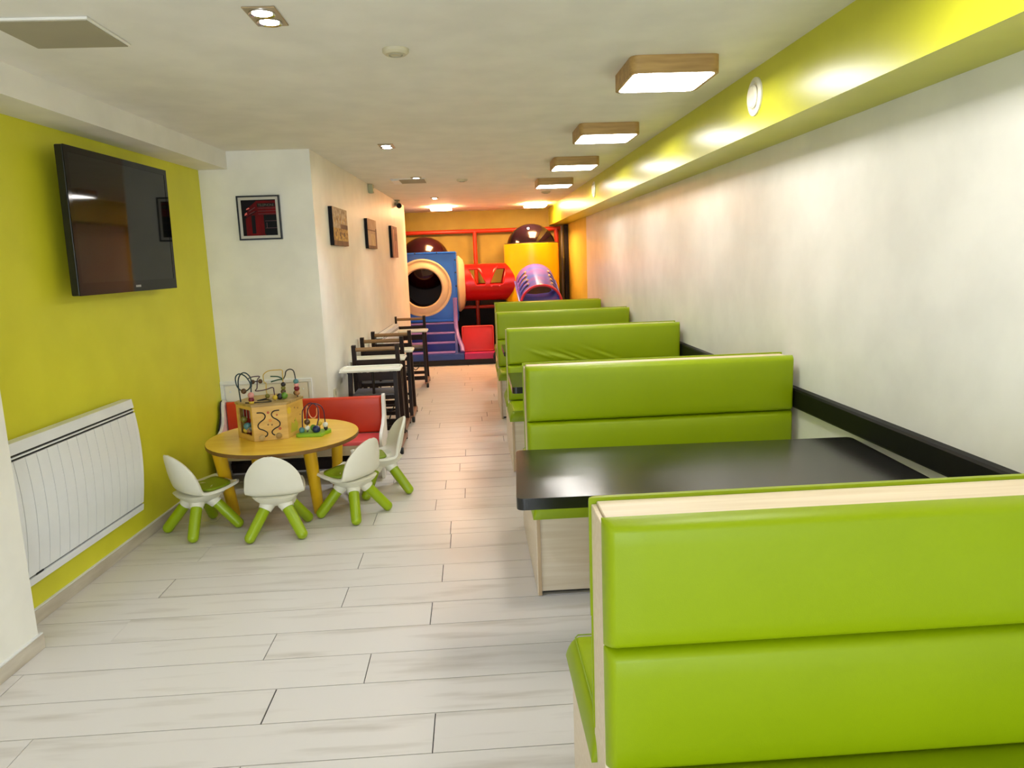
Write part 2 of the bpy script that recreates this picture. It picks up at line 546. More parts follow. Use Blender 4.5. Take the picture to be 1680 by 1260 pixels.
def wr(u, v):
    x = (u + 1) * .70; z = .766 + (v + 1) * .1445
    h = 0
    for cx, cz, l, a in ((.30, .835, .10, .010), (.38, .828, .11, .012), (.46, .815, .12, .010), (.58, .800, .14, .007), (.80, .812, .16, .005)):
        p = (x - cx) * .93 - (z - cz) * .36; q = (x - cx) * .36 + (z - cz) * .93
        h += a * math.exp(-(p / l) ** 2) * (math.exp(-(q / .011) ** 2) - .7 * math.exp(-((q - .019) / .011) ** 2))
    return h
booth(1.53, .25, 'lime vinyl double booth bench nearest the camera, in front of the large black table')
booth(3.77, .25, 'lime vinyl double booth bench just behind the large black table, second from the camera')
booth(5.87, .252, 'lime vinyl booth bench with wrinkled backrest, third from the camera', wr)
booth(7.77, .237, 'lime vinyl double booth bench, fourth from the camera, second from the play corner')
booth(9.50, .28, 'lime vinyl double booth bench farthest away, beside the play corner')

def table(q, label, z=.77):
    cx = sum(p[0] for p in q) / 4; cy = sum(p[1] for p in q) / 4
    t = thing('dining_table', label, 'table', (cx, cy, 0), 0, 'black tables between the booths')
    loc = [(p[0] - cx, p[1] - cy) for p in q]
    bm = newbm(); prism(bm, fillet(loc, .03), z - .043, z, XY, r=.0012)
    obj('tabletop', bm, 'black_laminate', t)
    for x in (.38,):
        bm = newbm()
        cyl(bm, (x, 0, .02), (x, 0, z - .05), .035, 20)
        obj('pedestal', bm, 'black_plastic', t)
        bm = newbm(); lathe(bm, [(0, .001), (.2, .001), (.2, .012), (.05, .03), (0, .03)], 28, lambda a, b, c, x=x: (x + a, b, c))
        obj('foot_plate', bm, 'black_plastic', t)
        bm = newbm(); box(bm, x - .12, x + .12, -.12, .12, z - .052, z - .0435)
        obj('mounting_plate', bm, 'black_plastic', t)
    return t
table([(.121, 2.457), (1.615, 2.433), (1.646, 3.075), (.160, 3.119)], 'large glossy black rectangular table behind the nearest green bench')
table([(.232, 4.72), (1.64, 4.72), (1.64, 5.35), (.236, 5.35)], 'black table between second and third green benches, only its end showing')
table([(.262, 6.60), (1.64, 6.60), (1.64, 7.2), (.262, 7.2)], 'black table between third and fourth green benches, a dark sliver showing')

# ------------------------------------------------------------------ ceiling fittings
def lamp(x, y, label):
    t = thing('ceiling_lamp', label, 'lamp', (x, y, CEIL), 0, 'square wooden ceiling lamps above the booths')
    h, s, w, c = .075, .2, .016, .045
    out = fillet([(-s, -s), (s, -s), (s, s), (-s, s)], c, 6)
    inn = fillet([(-s + w, -s + w), (s - w, -s + w), (s - w, s - w), (-s + w, s - w)], c - .008, 6)
    bm = newbm()
    n = len(out)
    V = [[bm.verts.new((p[0], p[1], z)) for p in ring] for ring, z in ((out, -.0005), (out, -h), (inn, -h), (inn, -.0005))]
    for a in range(4):
        A, B = V[a], V[(a + 1) % 4]
        for i in range(n): bm.faces.new([A[i], A[(i + 1) % n], B[(i + 1) % n], B[i]])
    obj('frame', bm, 'lamp_wood', t, 40)
    bm = newbm(); prism(bm, inn, -h - .001, -h + .012, XY)
    obj('diffuser', bm, 'lamp_glow', t, 0)
    return t
lamp(.938, 3.555, 'square wooden ceiling lamp nearest the camera, largest of its row')
lamp(.948, 5.16, 'square wooden ceiling lamp second from the camera')
lamp(.957, 6.75, 'square wooden ceiling lamp third from the camera')
lamp(.962, 8.42, 'square wooden ceiling lamp fourth from the camera, nearest the play corner')

lamp(.93, 1.95, 'square wooden ceiling lamp out of view above the nearest booth bench')

def panel_light(x, y, label):
    t = thing('panel_light', label, 'lamp', (x, y, CEIL), 0, 'warm panel lights over the play corner')
    bm = newbm(); box(bm, -.12, .12, -.17, .17, -.025, -.0005, .004, 1); obj('housing', bm, 'white_plastic', t)
    bm = newbm(); box(bm, -.165, .165, -.215, .215, -.052, -.0255, .006, 2); obj('diffuser', bm, 'warm_glow', t, 0)
panel_light(-.44, 11.95, 'glowing warm ceiling panel above the blue play tower')
panel_light(1.06, 11.95, 'glowing warm ceiling panel above the yellow play tower')

def spot(x, y, label, watts, col):
    t = thing('twin_spotlight', label, 'lamp', (x, y, CEIL), 0, 'recessed twin spotlights in the ceiling')
    bm = newbm(); box(bm, -.055, .055, -.098, .098, -.006, -.0005, .0015, 1); obj('frame', bm, 'spot_frame', t)
    for s in (-1, 1):
        bm = newbm(); lathe(bm, [(.044, -.006), (.044, -.012), (.034, -.009), (.034, -.006)], 24, lambda a, b, c, s=s: (a, b + s * .047, c)); obj('lamp_ring', bm, 'chrome', t)
        bm = newbm(); lathe(bm, [(0, -.0105), (.033, -.0085), (.033, -.0065), (0, -.0065)], 20, lambda a, b, c, s=s: (a, b + s * .047, c)); obj('bulb', bm, 'spot_glow', t)
    l = bpy.data.lights.new('spot_beam', 'SPOT'); l.energy = watts; l.color = col; l.spot_size = radians(95); l.spot_blend = 1.0; l.shadow_soft_size = .04
    lo = bpy.data.objects.new('spot_beam', l); COL.objects.link(lo); lo.parent = t; lo.location = (0, 0, -.03)
spot(-.672, 2.75, 'recessed twin spotlight nearest the camera, beside the grey ceiling panel', 36, (.60, .71, 1))
spot(-.588, 5.68, 'recessed twin spotlight in the mid ceiling, near the framed picture', 26, (.72, .80, 1))
spot(-.526, 7.84, 'recessed twin spotlight third from the camera, before the far grey ceiling panel', 14, (1, .86, .7))
spot(-.46, 10.3, 'recessed twin spotlight just before the warm panel over the blue tower', 14, (1, .8, .62))
spot(.93, 12.4, 'recessed twin spotlight beyond the warm panel over the yellow tower', 8, (1, .8, .62))

def detector(x, y, r, label):
    t = thing('smoke_alarm', label, 'alarm', (x, y, CEIL), 0, 'round ceiling discs')
    bm = newbm(); lathe(bm, [(0, -.0005), (r, -.0005), (r, -.012), (r * .8, -.022), (0, -.022)], 28); obj('body', bm, 'alarm_white', t)
    bm = newbm(); lathe(bm, [(r * .45, -.022), (r * .5, -.026), (r * .55, -.022)], 28); obj('ring', bm, 'panel_grey', t)
detector(-.27, 3.19, .054, 'round beige ceiling disc alone in front of the square lamps')
detector(-.06, 8.1, .06, 'round ceiling disc seen edge-on near the far end')
detector(1.02, 9.87, .06, 'round ceiling disc beyond the fourth square lamp')

def hatch(x0, x1, y0, y1, label, lightpart=None):
    t = thing('ceiling_hatch', label, 'hatch', ((x0 + x1) / 2, (y0 + y1) / 2, CEIL), 0, 'grey panels set in the ceiling')
    a, b = (x1 - x0) / 2, (y1 - y0) / 2
    bm = newbm(); box(bm, -a, a, -b, b, -.010, -.0005, .002, 1); obj('rim', bm, 'ceiling_white', t)
    bm = newbm(); box(bm, -a + .008, a - .008, -b + .008, b - .008, -.013, -.0101); obj('panel', bm, 'panel_grey', t)
    if lightpart:
        bm = newbm(); box(bm, -a + .01, -a + lightpart, -b + .01, b - .01, -.018, -.0131); obj('flap', bm, 'white_enamel', t)
hatch(-1.606, -1.258, 2.715, 3.04, 'flat grey square ceiling panel above the television side')
hatch(-.80, -.44, 7.85, 8.25, 'grey ceiling panel with a white flap near the bullet camera', .09)

def vent(y, label):
    t = thing('round_vent', label, 'vent', (1.40, y, 2.328), 0, 'round air valves on the lime beam')
    f = lambda a, b, c: (-c, a, b)
    bm = newbm(); lathe(bm, [(0, .0005), (.088, .0005), (.088, .008), (.07, .016), (.062, .006), (0, .006)], 36, f); obj('rim', bm, 'white_plastic', t)
    bm = newbm(); lathe(bm, [(0, .008), (.05, .008), (.055, .016), (.045, .024), (0, .026)], 36, f); obj('disc', bm, 'white_plastic', t)
vent(3.63, 'round white air valve on the lime beam beside the first lamp')
vent(8.31, 'small far round white air valve on the lime beam')

# ------------------------------------------------------------------ television
t = thing('television', 'black flat television tilted on the lime wall above the heater', 'television', (-1.93, 4.345, 1.861), 0)
yaw, tilt, tw, th = .045, .014, 1.095, .735
R3 = Matrix.Rotation(-yaw, 4, 'Z') @ Matrix.Rotation(tilt, 4, 'Y')
t.rotation_euler = R3.to_euler()
a, b = tw / 2, th / 2
bm = newbm(); box(bm, -.045, -.004, -a, a, -b, b, .006, 2); obj('casing', bm, 'black_plastic', t)
bm = newbm()
bz, bb = .032, .062
box(bm, -.004, 0, -a, a, b - bz, b); box(bm, -.004, 0, -a, a, -b, -b + bb)
box(bm, -.004, 0, -a, -a + bz, -b + bb, b - bz); box(bm, -.004, 0, a - bz, a, -b + bb, b - bz)
obj('bezel', bm, 'black_gloss', t, 0)
bm = newbm(); box(bm, -.004, -.0015, -a + bz, a - bz, -b + bb, b - bz); obj('screen', bm, 'screen', t, 0)
bm = newbm()
for k in range(7): box(bm, .0001, .0008, .02 + k * .0085, .02 + k * .0085 + .006, -b + .024, -b + .036)
obj('badge', bm, 'silver', t, 0)
bm = newbm(); box(bm, -.09, -.045, -.3, .3, -.22, .22, .01, 1); obj('rear_housing', bm, 'black_plastic', t)
bm = newbm(); box(bm, -.118, -.088, -.12, .12, -.12, .12, .004, 1); obj('wall_bracket', bm, 'black_plastic', t)

# ------------------------------------------------------------------ heaters (built along +y, out along +x)
def heater(name, label, loc, rz, L, z0, z1, nslat):
    t = thing(name, label, 'heater', loc, rz, 'white slatted heaters on the walls')
    H = z1 - z0
    prof = lambda k: .045 + .055 * sin(pi * min(1, max(0, .12 + k * .70)))      # k: 0 bottom .. 1 top
    def strip(bm, y0, y1, k0, k1, off, n=8, back=.02):
        pts = [(prof(k0 + (k1 - k0) * i / n) + off, z0 + H * (k0 + (k1 - k0) * i / n)) for i in range(n + 1)]
        pts += [(back, z0 + H * k1), (back, z0 + H * k0)]
        prism(bm, pts, y0, y1, lambda p, q, a: (p, a, q))
    bm = newbm(); strip(bm, .006, L - .006, .01, .99, -.012, 10, .001); obj('casing', bm, 'grey_slot', t, 30)
    bm = newbm(); strip(bm, 0, L, .925, 1, .002, 3); obj('top_cap', bm, 'white_enamel', t, 30)
    bm = newbm(); strip(bm, 0, L, .898, .908, .0, 2); obj('upper_trim', bm, 'white_enamel', t, 30)
    bm = newbm(); strip(bm, 0, L, .908, .925, -.008, 2); obj('upper_slot', bm, 'dark_slot', t, 30)
    bm = newbm(); strip(bm, 0, L, .882, .898, -.008, 2); obj('lower_slot', bm, 'dark_slot', t, 30)
    bm = newbm(); strip(bm, 0, L, 0, .055, .002, 3); obj('bottom_rail', bm, 'white_enamel', t, 30)
    bm = newbm(); strip(bm, 0, L, .055, .07, -.008, 2); obj('bottom_slot', bm, 'grey_slot', t, 30)
    for y0 in (0, L - .03):
        bm = newbm(); strip(bm, y0, y0 + .03, .07, .882, 0, 10); obj('end_panel', bm, 'white_enamel', t, 30)
    w = (L - .06) / nslat
    me = None
    for i in range(nslat):
        if me is None:
            bm = newbm(); strip(bm, .002, w - .002, .07, .882, 0, 10)
            o = obj('slat', bm, 'white_enamel', t, 30); me = o.data
        else:
            o = bpy.data.objects.new('slat', me); COL.objects.link(o); o.parent = t
        o.location = (0, .03 + i * w, 0)
    return t
h = heater('wall_heater', 'large white slatted electric heater on the lime wall', (xl(2.99 + .1), 3.09, 0), -.049, 1.16, .222, .885, 14)
bm = newbm(); box(bm, .07, .0745, .165, .215, .262, .270); obj('control_slot', bm, 'dark_slot', h, 0)
heater('wall_heater', 'small white heater on the white wall behind the high chairs', (xm(8.05), 8.05, 0), -.0312, 1.4, .28, .835, 14)

# ------------------------------------------------------------------ framed picture and canvases
t = thing('framed_picture', 'black framed photo of a red telephone box on the white wall', 'picture', (-1.553 - .015, 5.72, 1.972), 0)
w, hh = .158, .162
bm = newbm(); box(bm, -w, w, -.018, -.0005, -hh, hh); box(bm, -w + .012, w - .012, -.0181, -.017, -hh + .012, hh - .012)
obj('backing', bm, 'black_plastic', t, 0)
bm = newbm()
for (x0, x1, z0, z1) in ((-w, w, hh - .011, hh), (-w, w, -hh, -hh + .011), (-w, -w + .011, -hh + .011, hh - .011), (w - .011, w, -hh + .011, hh - .011)):
    box(bm, x0, x1, -.026, -.018, z0, z1)
obj('frame', bm, 'black_plastic', t, 0)
bm = newbm(); box(bm, -w + .011, w - .011, -.0195, -.0182, -hh + .011, hh - .011); obj('mat_board', bm, 'mat_white', t, 0)
bm = newbm()
PW, PH = .127, .131
def pq(x0, x1, z0, z1, mi, d):     # flat printed patch, in shares of the print
    box(bm, -PW + 2 * PW * x0, -PW + 2 * PW * x1, -.0198 - d * .0002, -.0196, -PH + 2 * PH * z0, -PH + 2 * PH * z1, mi=mi)
def pp(pts, mi, d):
    prism(bm, [(-PW + 2 * PW * p[0], -PH + 2 * PH * p[1]) for p in pts], -.0198 - d * .0002, -.0196, XZ, mi)
pq(0, 1, 0, 1, 0, 0)
pp([(.10, 0), (.44, 0), (.44, .68), (.10, .48)], 2, 1)
pp([(.12, .52), (.44, .70), (.44, .96), (.22, .80)], 2, 1)
pq(.44, 1, .58, .97, 2, 1)
pq(.44, .66, 0, .58, 1, 1); pq(.18, .27, 0, .50, 1, 2)
pq(.27, .38, .06, .57, 4, 3)
pq(.63, 1, .03, .58, 4, 3)
for z in (.20, .40): pq(.66, 1, z, z + .012, 5, 4)
pq(.70, .715, .2, .36, 5, 4)
for z in (.60, .68, .76): pq(.48, 1, z, z + .010, 5, 4)
pp([(.22, .60), (.38, .67), (.38, .685), (.22, .615)], 5, 4); pp([(.22, .68), (.40, .78), (.40, .80), (.22, .70)], 5, 4)
pp([(.08, .56), (.16, .60), (.15, .66), (.09, .62)], 6, 4); pp([(.14, .72), (.24, .76), (.22, .79), (.15, .76)], 6, 4)
pq(.46, .98, .80, .90, 0, 4)
obj('print', bm, ['print_dark', 'booth_red', 'booth_red', 'booth_dark', 'booth_glass', 'booth_line', 'foam_trim'], t, 0)
fc = bpy.data.curves.new('sign_lettering', 'FONT'); fc.body = 'TELEPHONE'; fc.size = .026; fc.extrude = .0001
fc.align_x = 'CENTER'
fo = bpy.data.objects.new('sign_lettering', fc); COL.objects.link(fo); fo.parent = t
fo.location = (-PW + 2 * PW * .72, -.0209, -PH + 2 * PH * .815); fo.rotation_euler = (radians(90), 0, 0); fo.scale = (.85, 1, 1)
fc.materials.append(MATS['booth_letter'])
bpy.context.view_layer.update()
me_ = bpy.data.meshes.new_from_object(fo.evaluated_get(bpy.context.evaluated_depsgraph_get()))
fm = bpy.data.objects.new('lettering', me_); COL.objects.link(fm); fm.parent = t
fm.location, fm.rotation_euler, fm.scale = fo.location.copy(), fo.rotation_euler.copy(), fo.scale.copy()
bpy.data.objects.remove(fo)

def canvas(y0, y1, z0, z1, label, paint, mats):
    L = y1 - y0; H = z1 - z0
    t = thing('canvas_print', label, 'picture', (xm(y0), y0, z0), -.0312, 'canvases on the white wall')
    bm = newbm(); box(bm, .0005, .034, 0, L, 0, H, .002, 1); obj('stretcher', bm, 'print_dark', t)
    bm = newbm()
    def q(a, b, c, d, mi, lay):
        box(bm, .0341, .0344 + lay * .0002, L * a, L * b, H * c, H * d, mi=mi)
    paint(q)
    obj('printed_face', bm, mats, t, 0)
def paint1(q):
    q(0, 1, 0, 1, 1, 0); q(0, 1, 0, .46, 0, 1); q(0, 1, 0, .13, 2, 2)
    for k in range(3):
        q(.12 + .28 * k, .20 + .28 * k, .25, .36, 2, 2)
    q(.5, 1, .46, .58, 2, 1)
    for k in range(5): q(.08 + .19 * k, .13 + .19 * k, .6, .6 + .06 * (k % 3 + 2), 0, 1)
def paint2(q):
    q(0, 1, 0, 1, 0, 0); q(.35, .8, .1, .5, 1, 1); q(0, 1, .60, .64, 2, 1); q(.86, 1, 0, .7, 2, 1); q(0, 1, 0, .1, 2, 2)
def paint3(q):
    q(0, 1, 0, 1, 0, 0); q(.25, .45, 0, .9, 1, 1); q(.6, .75, 0, .55, 1, 1); q(.45, .6, .5, 1, 2, 1)
canvas(6.20, 6.80, 1.765, 2.08, 'brown canvas of old arched buildings, nearest of the three canvases', paint1, ['canvas_gold', 'canvas_stone', 'canvas_brown'])
canvas(7.87, 8.44, 1.765, 2.075, 'hazy tan canvas in the middle of the three canvases', paint2, ['canvas_haze', 'canvas_pale', 'canvas_brown'])
canvas(9.68, 10.22, 1.675, 2.08, 'narrow-looking dark reddish canvas farthest along the white wall', paint3, ['canvas_umber', 'canvas_rose', 'canvas_brown'])

t = thing('motion_detector', 'small rounded beige motion detector high on the white wall', 'sensor', (xm(8.3), 8.3, 2.40), -.0312)
bm = newbm()
prism(bm, [(-.045, .055), (-.045, -.01), (-.025, -.038), (.025, -.038), (.045, -.01), (.045, .055)], .0005, .055, YZ, r=.008); obj('housing', bm, 'detector_green', t)
bm = newbm(); box(bm, .0551, .058, -.025, .025, -.02, .015, .001, 1); obj('lens', bm, 'white_plastic', t)

t = thing('security_camera', 'bullet security camera with black lens hanging at the end of the white wall', 'camera', (-.985, 10.45, CEIL), 0)
bm = newbm(); lathe(bm, [(0, -.0005), (.04, -.0005), (.04, -.014), (0, -.014)], 20); obj('mount', bm, 'detector_green', t)
bm = newbm(); cyl(bm, (0, 0, -.01), (.0, .0, -.075), .017, 12); obj('arm', bm, 'detector_green', t)
bm = newbm(); cyl(bm, (.0, .12, -.045), (.025, -.02, -.078), .034, 20); obj('body', bm, 'white_plastic', t)
bm = newbm(); cyl(bm, (.025, -.02, -.078), (.028, -.034, -.082), .036, 20); obj('lens_hood', bm, 'black_plastic', t)
bm = newbm(); ball(bm, (.028, -.034, -.082), .022, 12, 8, (1, .4, 1)); obj('lens', bm, 'black_gloss', t)

# access hatch low on the wall behind the play table
t = thing('access_door', 'white framed access door low on the wall behind the activity cube', 'hatch', (-1.635, 5.72, 0), 0)
bm = newbm()
for (x0, x1, z0, z1) in ((-.352, .352, .715, .742), (-.352, .352, .08, .107), (-.352, -.325, .107, .715), (.325, .352, .107, .715)):
    box(bm, x0, x1, -.014, -.0005, z0, z1, .002, 1)
obj('frame', bm, 'white_enamel', t)
bm = newbm(); box(bm, -.318, .318, -.008, -.0005, .113, .709, .002, 1); obj('door', bm, 'wall_white', t)
bm = newbm()
for x in (-.28, .28): ball(bm, (x, -.009, .66), .008, 8, 6)
obj('screw', bm, 'white_enamel', t)
bm = newbm(); box(bm, -.022, .022, -.02, -.0085, .39, .43, .003, 1); obj('latch', bm, 'white_enamel', t)

t = thing('wall_socket', 'small socket low on the white wall above the red bench end', 'socket', (xm(5.93), 5.93, .575), -.0312)
bm = newbm(); box(bm, .0005, .012, -.04, .04, -.04, .04, .004, 2); obj('plate', bm, 'alarm_white', t)
bm = newbm(); lathe(bm, [(0, .0125), (.02, .0125), (.022, .0115)], 16, lambda a, b, c: (c, a, b)); obj('outlet', bm, 'panel_grey', t)

# ------------------------------------------------------------------ play table with toys
t = thing('play_table', 'low round yellow children\'s table with brown edge', 'table', (-1.295, 4.82, 0), 0)
N = 56
rim = [(.487 * cos(2 * pi * k / N), .505 * sin(2 * pi * k / N)) for k in range(N)]
bm = newbm(); prism(bm, [(p[0] * .997, p[1] * .997) for p in rim], .4985, .50, XY); obj('tabletop', bm, 'yellow_top', t)
bm = newbm(); prism(bm, rim, .474, .4984, XY, r=.004); obj('edge_board', bm, 'brown_edge', t)
for (x0, y0, x1, y1) in ((-1.655, 4.60, -1.625, 4.70), (-1.075, 4.56, -1.072, 4.675), (-1.02, 5.22, -1.045, 5.20), (-1.60, 5.17, -1.58, 5.15)):
    bm = newbm(); ox, oy = 1.295, -4.82
    tube(bm, [(x1 + ox, y1 + oy, .001), (x1 + ox, y1 + oy, .012), (x0 + ox, y0 + oy, .474)], .04, 20, radii=[.031, .034, .043])
    obj('leg', bm, 'yellow_leg', t, 60)

ang = math.atan2(.051, .206)
HC = Vector((-1.383, 4.868, .50))
t = thing('activity_cube', 'six-sided wooden activity box with bead wires on the yellow table', 'toy', HC, ang)
s = .212
hexp = [(s * cos(pi / 3 * k), s * sin(pi / 3 * k)) for k in range(6)]
HH = .225
# side panels: local angles; front face is between corners 4 and 5, left face 3-4, right face 5-0
def face_frame(k):
    a = Vector((hexp[k][0], hexp[k][1], 0)); b = Vector((hexp[(k + 1) % 6][0], hexp[(k + 1) % 6][1], 0))
    u = (b - a).normalized(); n = Vector((u.y, -u.x, 0))
    return a, u, n
for k in range(6):
    a, u, n = face_frame(k)
    F = lambda p, q, d, a=a, u=u, n=n: a + u * p + n * d + Vector((0, 0, q))
    if k == 3:
        bm = newbm()
        for (p0, p1, q0, q1) in ((0, s, .001, .035), (0, s, HH - .022, HH), (0, .024, .035, HH - .022), (s - .024, s, .035, HH - .022)):
            prism(bm, [(p0, q0), (p1, q0), (p1, q1), (p0, q1)], -.012, 0, F)
        fr = obj('window_frame', bm, 'toy_wood', t, 0)
        bm = newbm(); prism(bm, [(.01, .01), (s - .01, .01), (s - .01, HH - .005), (.01, HH - .005)], -.05, -.046, F); obj('red_backing', bm, 'toy_red', t, 0)
        bm = newbm()
        for p in (.06, .10, .14): cyl(bm, F(p, HH - .022, -.02), F(p, HH - .085, -.02), .0025, 6)
        obj('hanging_rod', bm, 'silver', t)
        for (p, q, r_, m_) in ((.06, .125, .021, 'bead_olive'), (.10, .085, .025, 'bead_teal'), (.145, .075, .016, 'bead_grey'), (.075, .055, .018, 'bead_yellow'), (.07, .052, .0, ''), (.12, .058, .016, 'bead_tan'), (.15, .11, .014, 'bead_teal'), (.055, .05, .014, 'bead_navy')):
            if r_:
                bm = newbm(); ball(bm, F(p, q, -.018 if r_ > .015 else -.03), r_, 12, 8, (1, .7, 1)); obj('hanging_bead', bm, m_, t)
    else:
        bm = newbm(); prism(bm, [(0, .001), (s, .001), (s, HH), (0, HH)], -.012, 0, F); obj('side_panel', bm, 'toy_wood', t, 0)
    if k == 4:
        Lc = [(.028, .187), (.062, .184), (.078, .165), (.070, .143), (.045, .125), (.030, .105), (.036, .083), (.062, .070), (.082, .053), (.080, .035), (.066, .026)]
        for mir in (0, 1):
            pts = [F(p if not mir else .195 - p, q + .006 * mir, .0006) for p, q in Lc]
            bm = newbm(); tube(bm, pts, .0042, 6, sub=5); obj('groove_track', bm, 'toy_black', t)
        for (p, q, m_) in ((.048, .022, 'tan'), (.152, .026, 'tan')):
            bm = newbm(); lathe(bm, [(0, 0), (.019, 0), (.019, .012), (.012, .016), (0, .016)], 18, lambda x, y, z, p=p, q=q, F=F: F(p + x, q + y, z)); obj('knob', bm, 'toy_lid', t)
        for (p, q, r_, m_) in ((.097, .183, .008, 'print_red'), (.150, .163, .006, 'print_red'), (.106, .130, .010, 'print_orange'), (.092, .104, .006, 'brown_edge'), (.115, .101, .006, 'brown_edge'), (.162, .072, .009, 'print_red')):
            bm = newbm()
            for j in range(5):
                cx, cy = p + r_ * .65 * cos(2 * pi * j / 5), q + r_ * .65 * sin(2 * pi * j / 5)
                prism(bm, [(cx + r_ * .45 * cos(pi / 3 * i), cy + r_ * .45 * sin(pi / 3 * i)) for i in range(6)], 0, .0004, F)
            obj('painted_flower', bm, m_, t, 0)
    if k == 5:
        bm = newbm()
        prism(bm, [(.03 + .028 * cos(pi / 6 * i) * (1 if i % 2 else .7), .18 + .028 * sin(pi / 6 * i) * (1 if i % 2 else .7)) for i in range(12)], 0, .0004, F)
        obj('painted_sun', bm, 'print_yellow', t, 0)
        bm = newbm()
        prism(bm, [(.03, .03), (.12, .03), (.13, .07), (.10, .12), (.08, .08), (.05, .10), (.04, .06)], 0, .0004, F); obj('painted_hill', bm, 'print_lime', t, 0)
        bm = newbm()
        for (p, q) in ((.10, .185), (.14, .175), (.165, .125), (.09, .10)): prism(bm, [(p + .004 * cos(pi / 3 * i), q + .006 * sin(pi / 3 * i)) for i in range(6)], 0, .0004, F)
        obj('painted_mark', bm, 'toy_black', t, 0)
bm = newbm(); prism(bm, [(p[0] * 1.03, p[1] * 1.03) for p in hexp], HH, HH + .016, XY, r=.002); obj('lid', bm, 'toy_lid', t)
inv = (Matrix.Translation(HC) @ Matrix.Rotation(ang, 4, 'Z')).inverted()
LZ = HC.z + HH + .016
def wires(tt, iv, name, pts, m_, r=.0035):
    bm = newbm(); tube(bm, [iv @ Vector(p) for p in pts], r, 7, sub=5); obj(name, bm, m_, tt, 60)
def beads(tt, iv, lst):
    for (p, r_, m_) in lst:
        bm = newbm(); ball(bm, iv @ Vector(p), r_, 12, 8); obj('bead', bm, 'bead_' + m_, tt, 80)
wires(t, inv, 'bead_wire', [(-1.548, 4.80, LZ), (-1.541, 4.76, .862), (-1.521, 4.73, .917), (-1.494, 4.72, .942), (-1.469, 4.72, .938), (-1.447, 4.72, .909), (-1.447, 4.72, .869), (-1.45, 4.72, .835), (-1.452, 4.71, LZ)], 'wire_teal', .0042)
bm = newbm(); tube(bm, [inv @ Vector(p) for p in [(-1.558, 4.77, .904), (-1.54, 4.77, .928), (-1.515, 4.77, .927), (-1.487, 4.765, .907), (-1.465, 4.76, .869), (-1.468, 4.76, .84), (-1.489, 4.76, .821), (-1.512, 4.76, .816), (-1.536, 4.765, .829), (-1.554, 4.77, .855)]], .0042, 7, cyc=True, sub=4); obj('bead_wire', bm, 'wire_teal', t, 60)
wires(t, inv, 'bead_wire', [(-1.486, 4.79, .892), (-1.466, 4.8, .901), (-1.437, 4.8, .905), (-1.412, 4.8, .903), (-1.428, 4.8, .883), (-1.432, 4.8, .855), (-1.436, 4.8, .826), (-1.448, 4.8, .81), (-1.418, 4.8, .809), (-1.375, 4.8, .816), (-1.334, 4.8, .827), (-1.328, 4.8, .798), (-1.325, 4.8, LZ)], 'wire_purple', .0035)
wires(t, inv, 'bead_wire', [(-1.449, 4.73, .85), (-1.454, 4.77, .873), (-1.432, 4.8, .872), (-1.405, 4.8, .872)], 'wire_dark', .004)
wires(t, inv, 'bead_wire', [(-1.39, 4.86, LZ), (-1.394, 4.86, .808), (-1.392, 4.86, .849), (-1.403, 4.86, .853), (-1.406, 4.86, .89), (-1.4, 4.86, .91), (-1.37, 4.86, .929), (-1.324, 4.86, .933), (-1.281, 4.86, .931), (-1.279, 4.86, .905), (-1.28, 4.86, .855), (-1.284, 4.86, LZ)], 'wire_yellow', .0035)
wires(t, inv, 'bead_wire', [(-1.359, 4.86, .892), (-1.314, 4.86, .889), (-1.292, 4.86, .879), (-1.282, 4.86, .87), (-1.307, 4.86, .868), (-1.342, 4.86, .86), (-1.358, 4.86, .855)], 'wire_green', .0045)
wires(t, inv, 'bead_wire', [(-1.286, 4.87, .86), (-1.274, 4.9, .887), (-1.265, 4.9, .916), (-1.241, 4.9, .929), (-1.218, 4.9, .92), (-1.21, 4.9, .89), (-1.207, 4.9, .854), (-1.203, 4.9, LZ)], 'wire_dark', .0038)
wires(t, inv, 'bead_wire', [(-1.50, 4.74, LZ + .003), (-1.43, 4.73, LZ + .003), (-1.34, 4.75, LZ + .003), (-1.38, 4.82, LZ + .003), (-1.44, 4.80, LZ + .003), (-1.40, 4.87, LZ + .003)], 'wire_dark', .003)
beads(t, inv, [((-1.452, 4.712, .797), .020, 'pink'), ((-1.452, 4.712, .768), .019, 'crimson'), ((-1.452, 4.711, .748 + .004), .016, 'yellow'),
               ((-1.206, 4.9, .845), .018, 'teal'), ((-1.205, 4.9, .822), .016, 'pink'), ((-1.204, 4.9, .798), .019, 'crimson'), ((-1.203, 4.9, .768), .018, 'tan'),
               ((-1.28, 4.86, .835), .016, 'black'), ((-1.282, 4.86, .812), .015, 'olive'), ((-1.284, 4.86, .787), .017, 'brown'),
               ((-1.325, 4.8, .760), .017, 'yellow'), ((-1.30, 4.82, .762), .021, 'black'), ((-1.272, 4.83, .765), .023, 'green'), ((-1.389, 4.86, .762), .016, 'olive'),
               ((-1.51, 4.76, .817), .018, 'brown'), ((-1.455, 4.785, .872), .015, 'brown'), ((-1.41, 4.8, .872), .015, 'brown'), ((-1.225, 4.95, .760), .017, 'brown')])

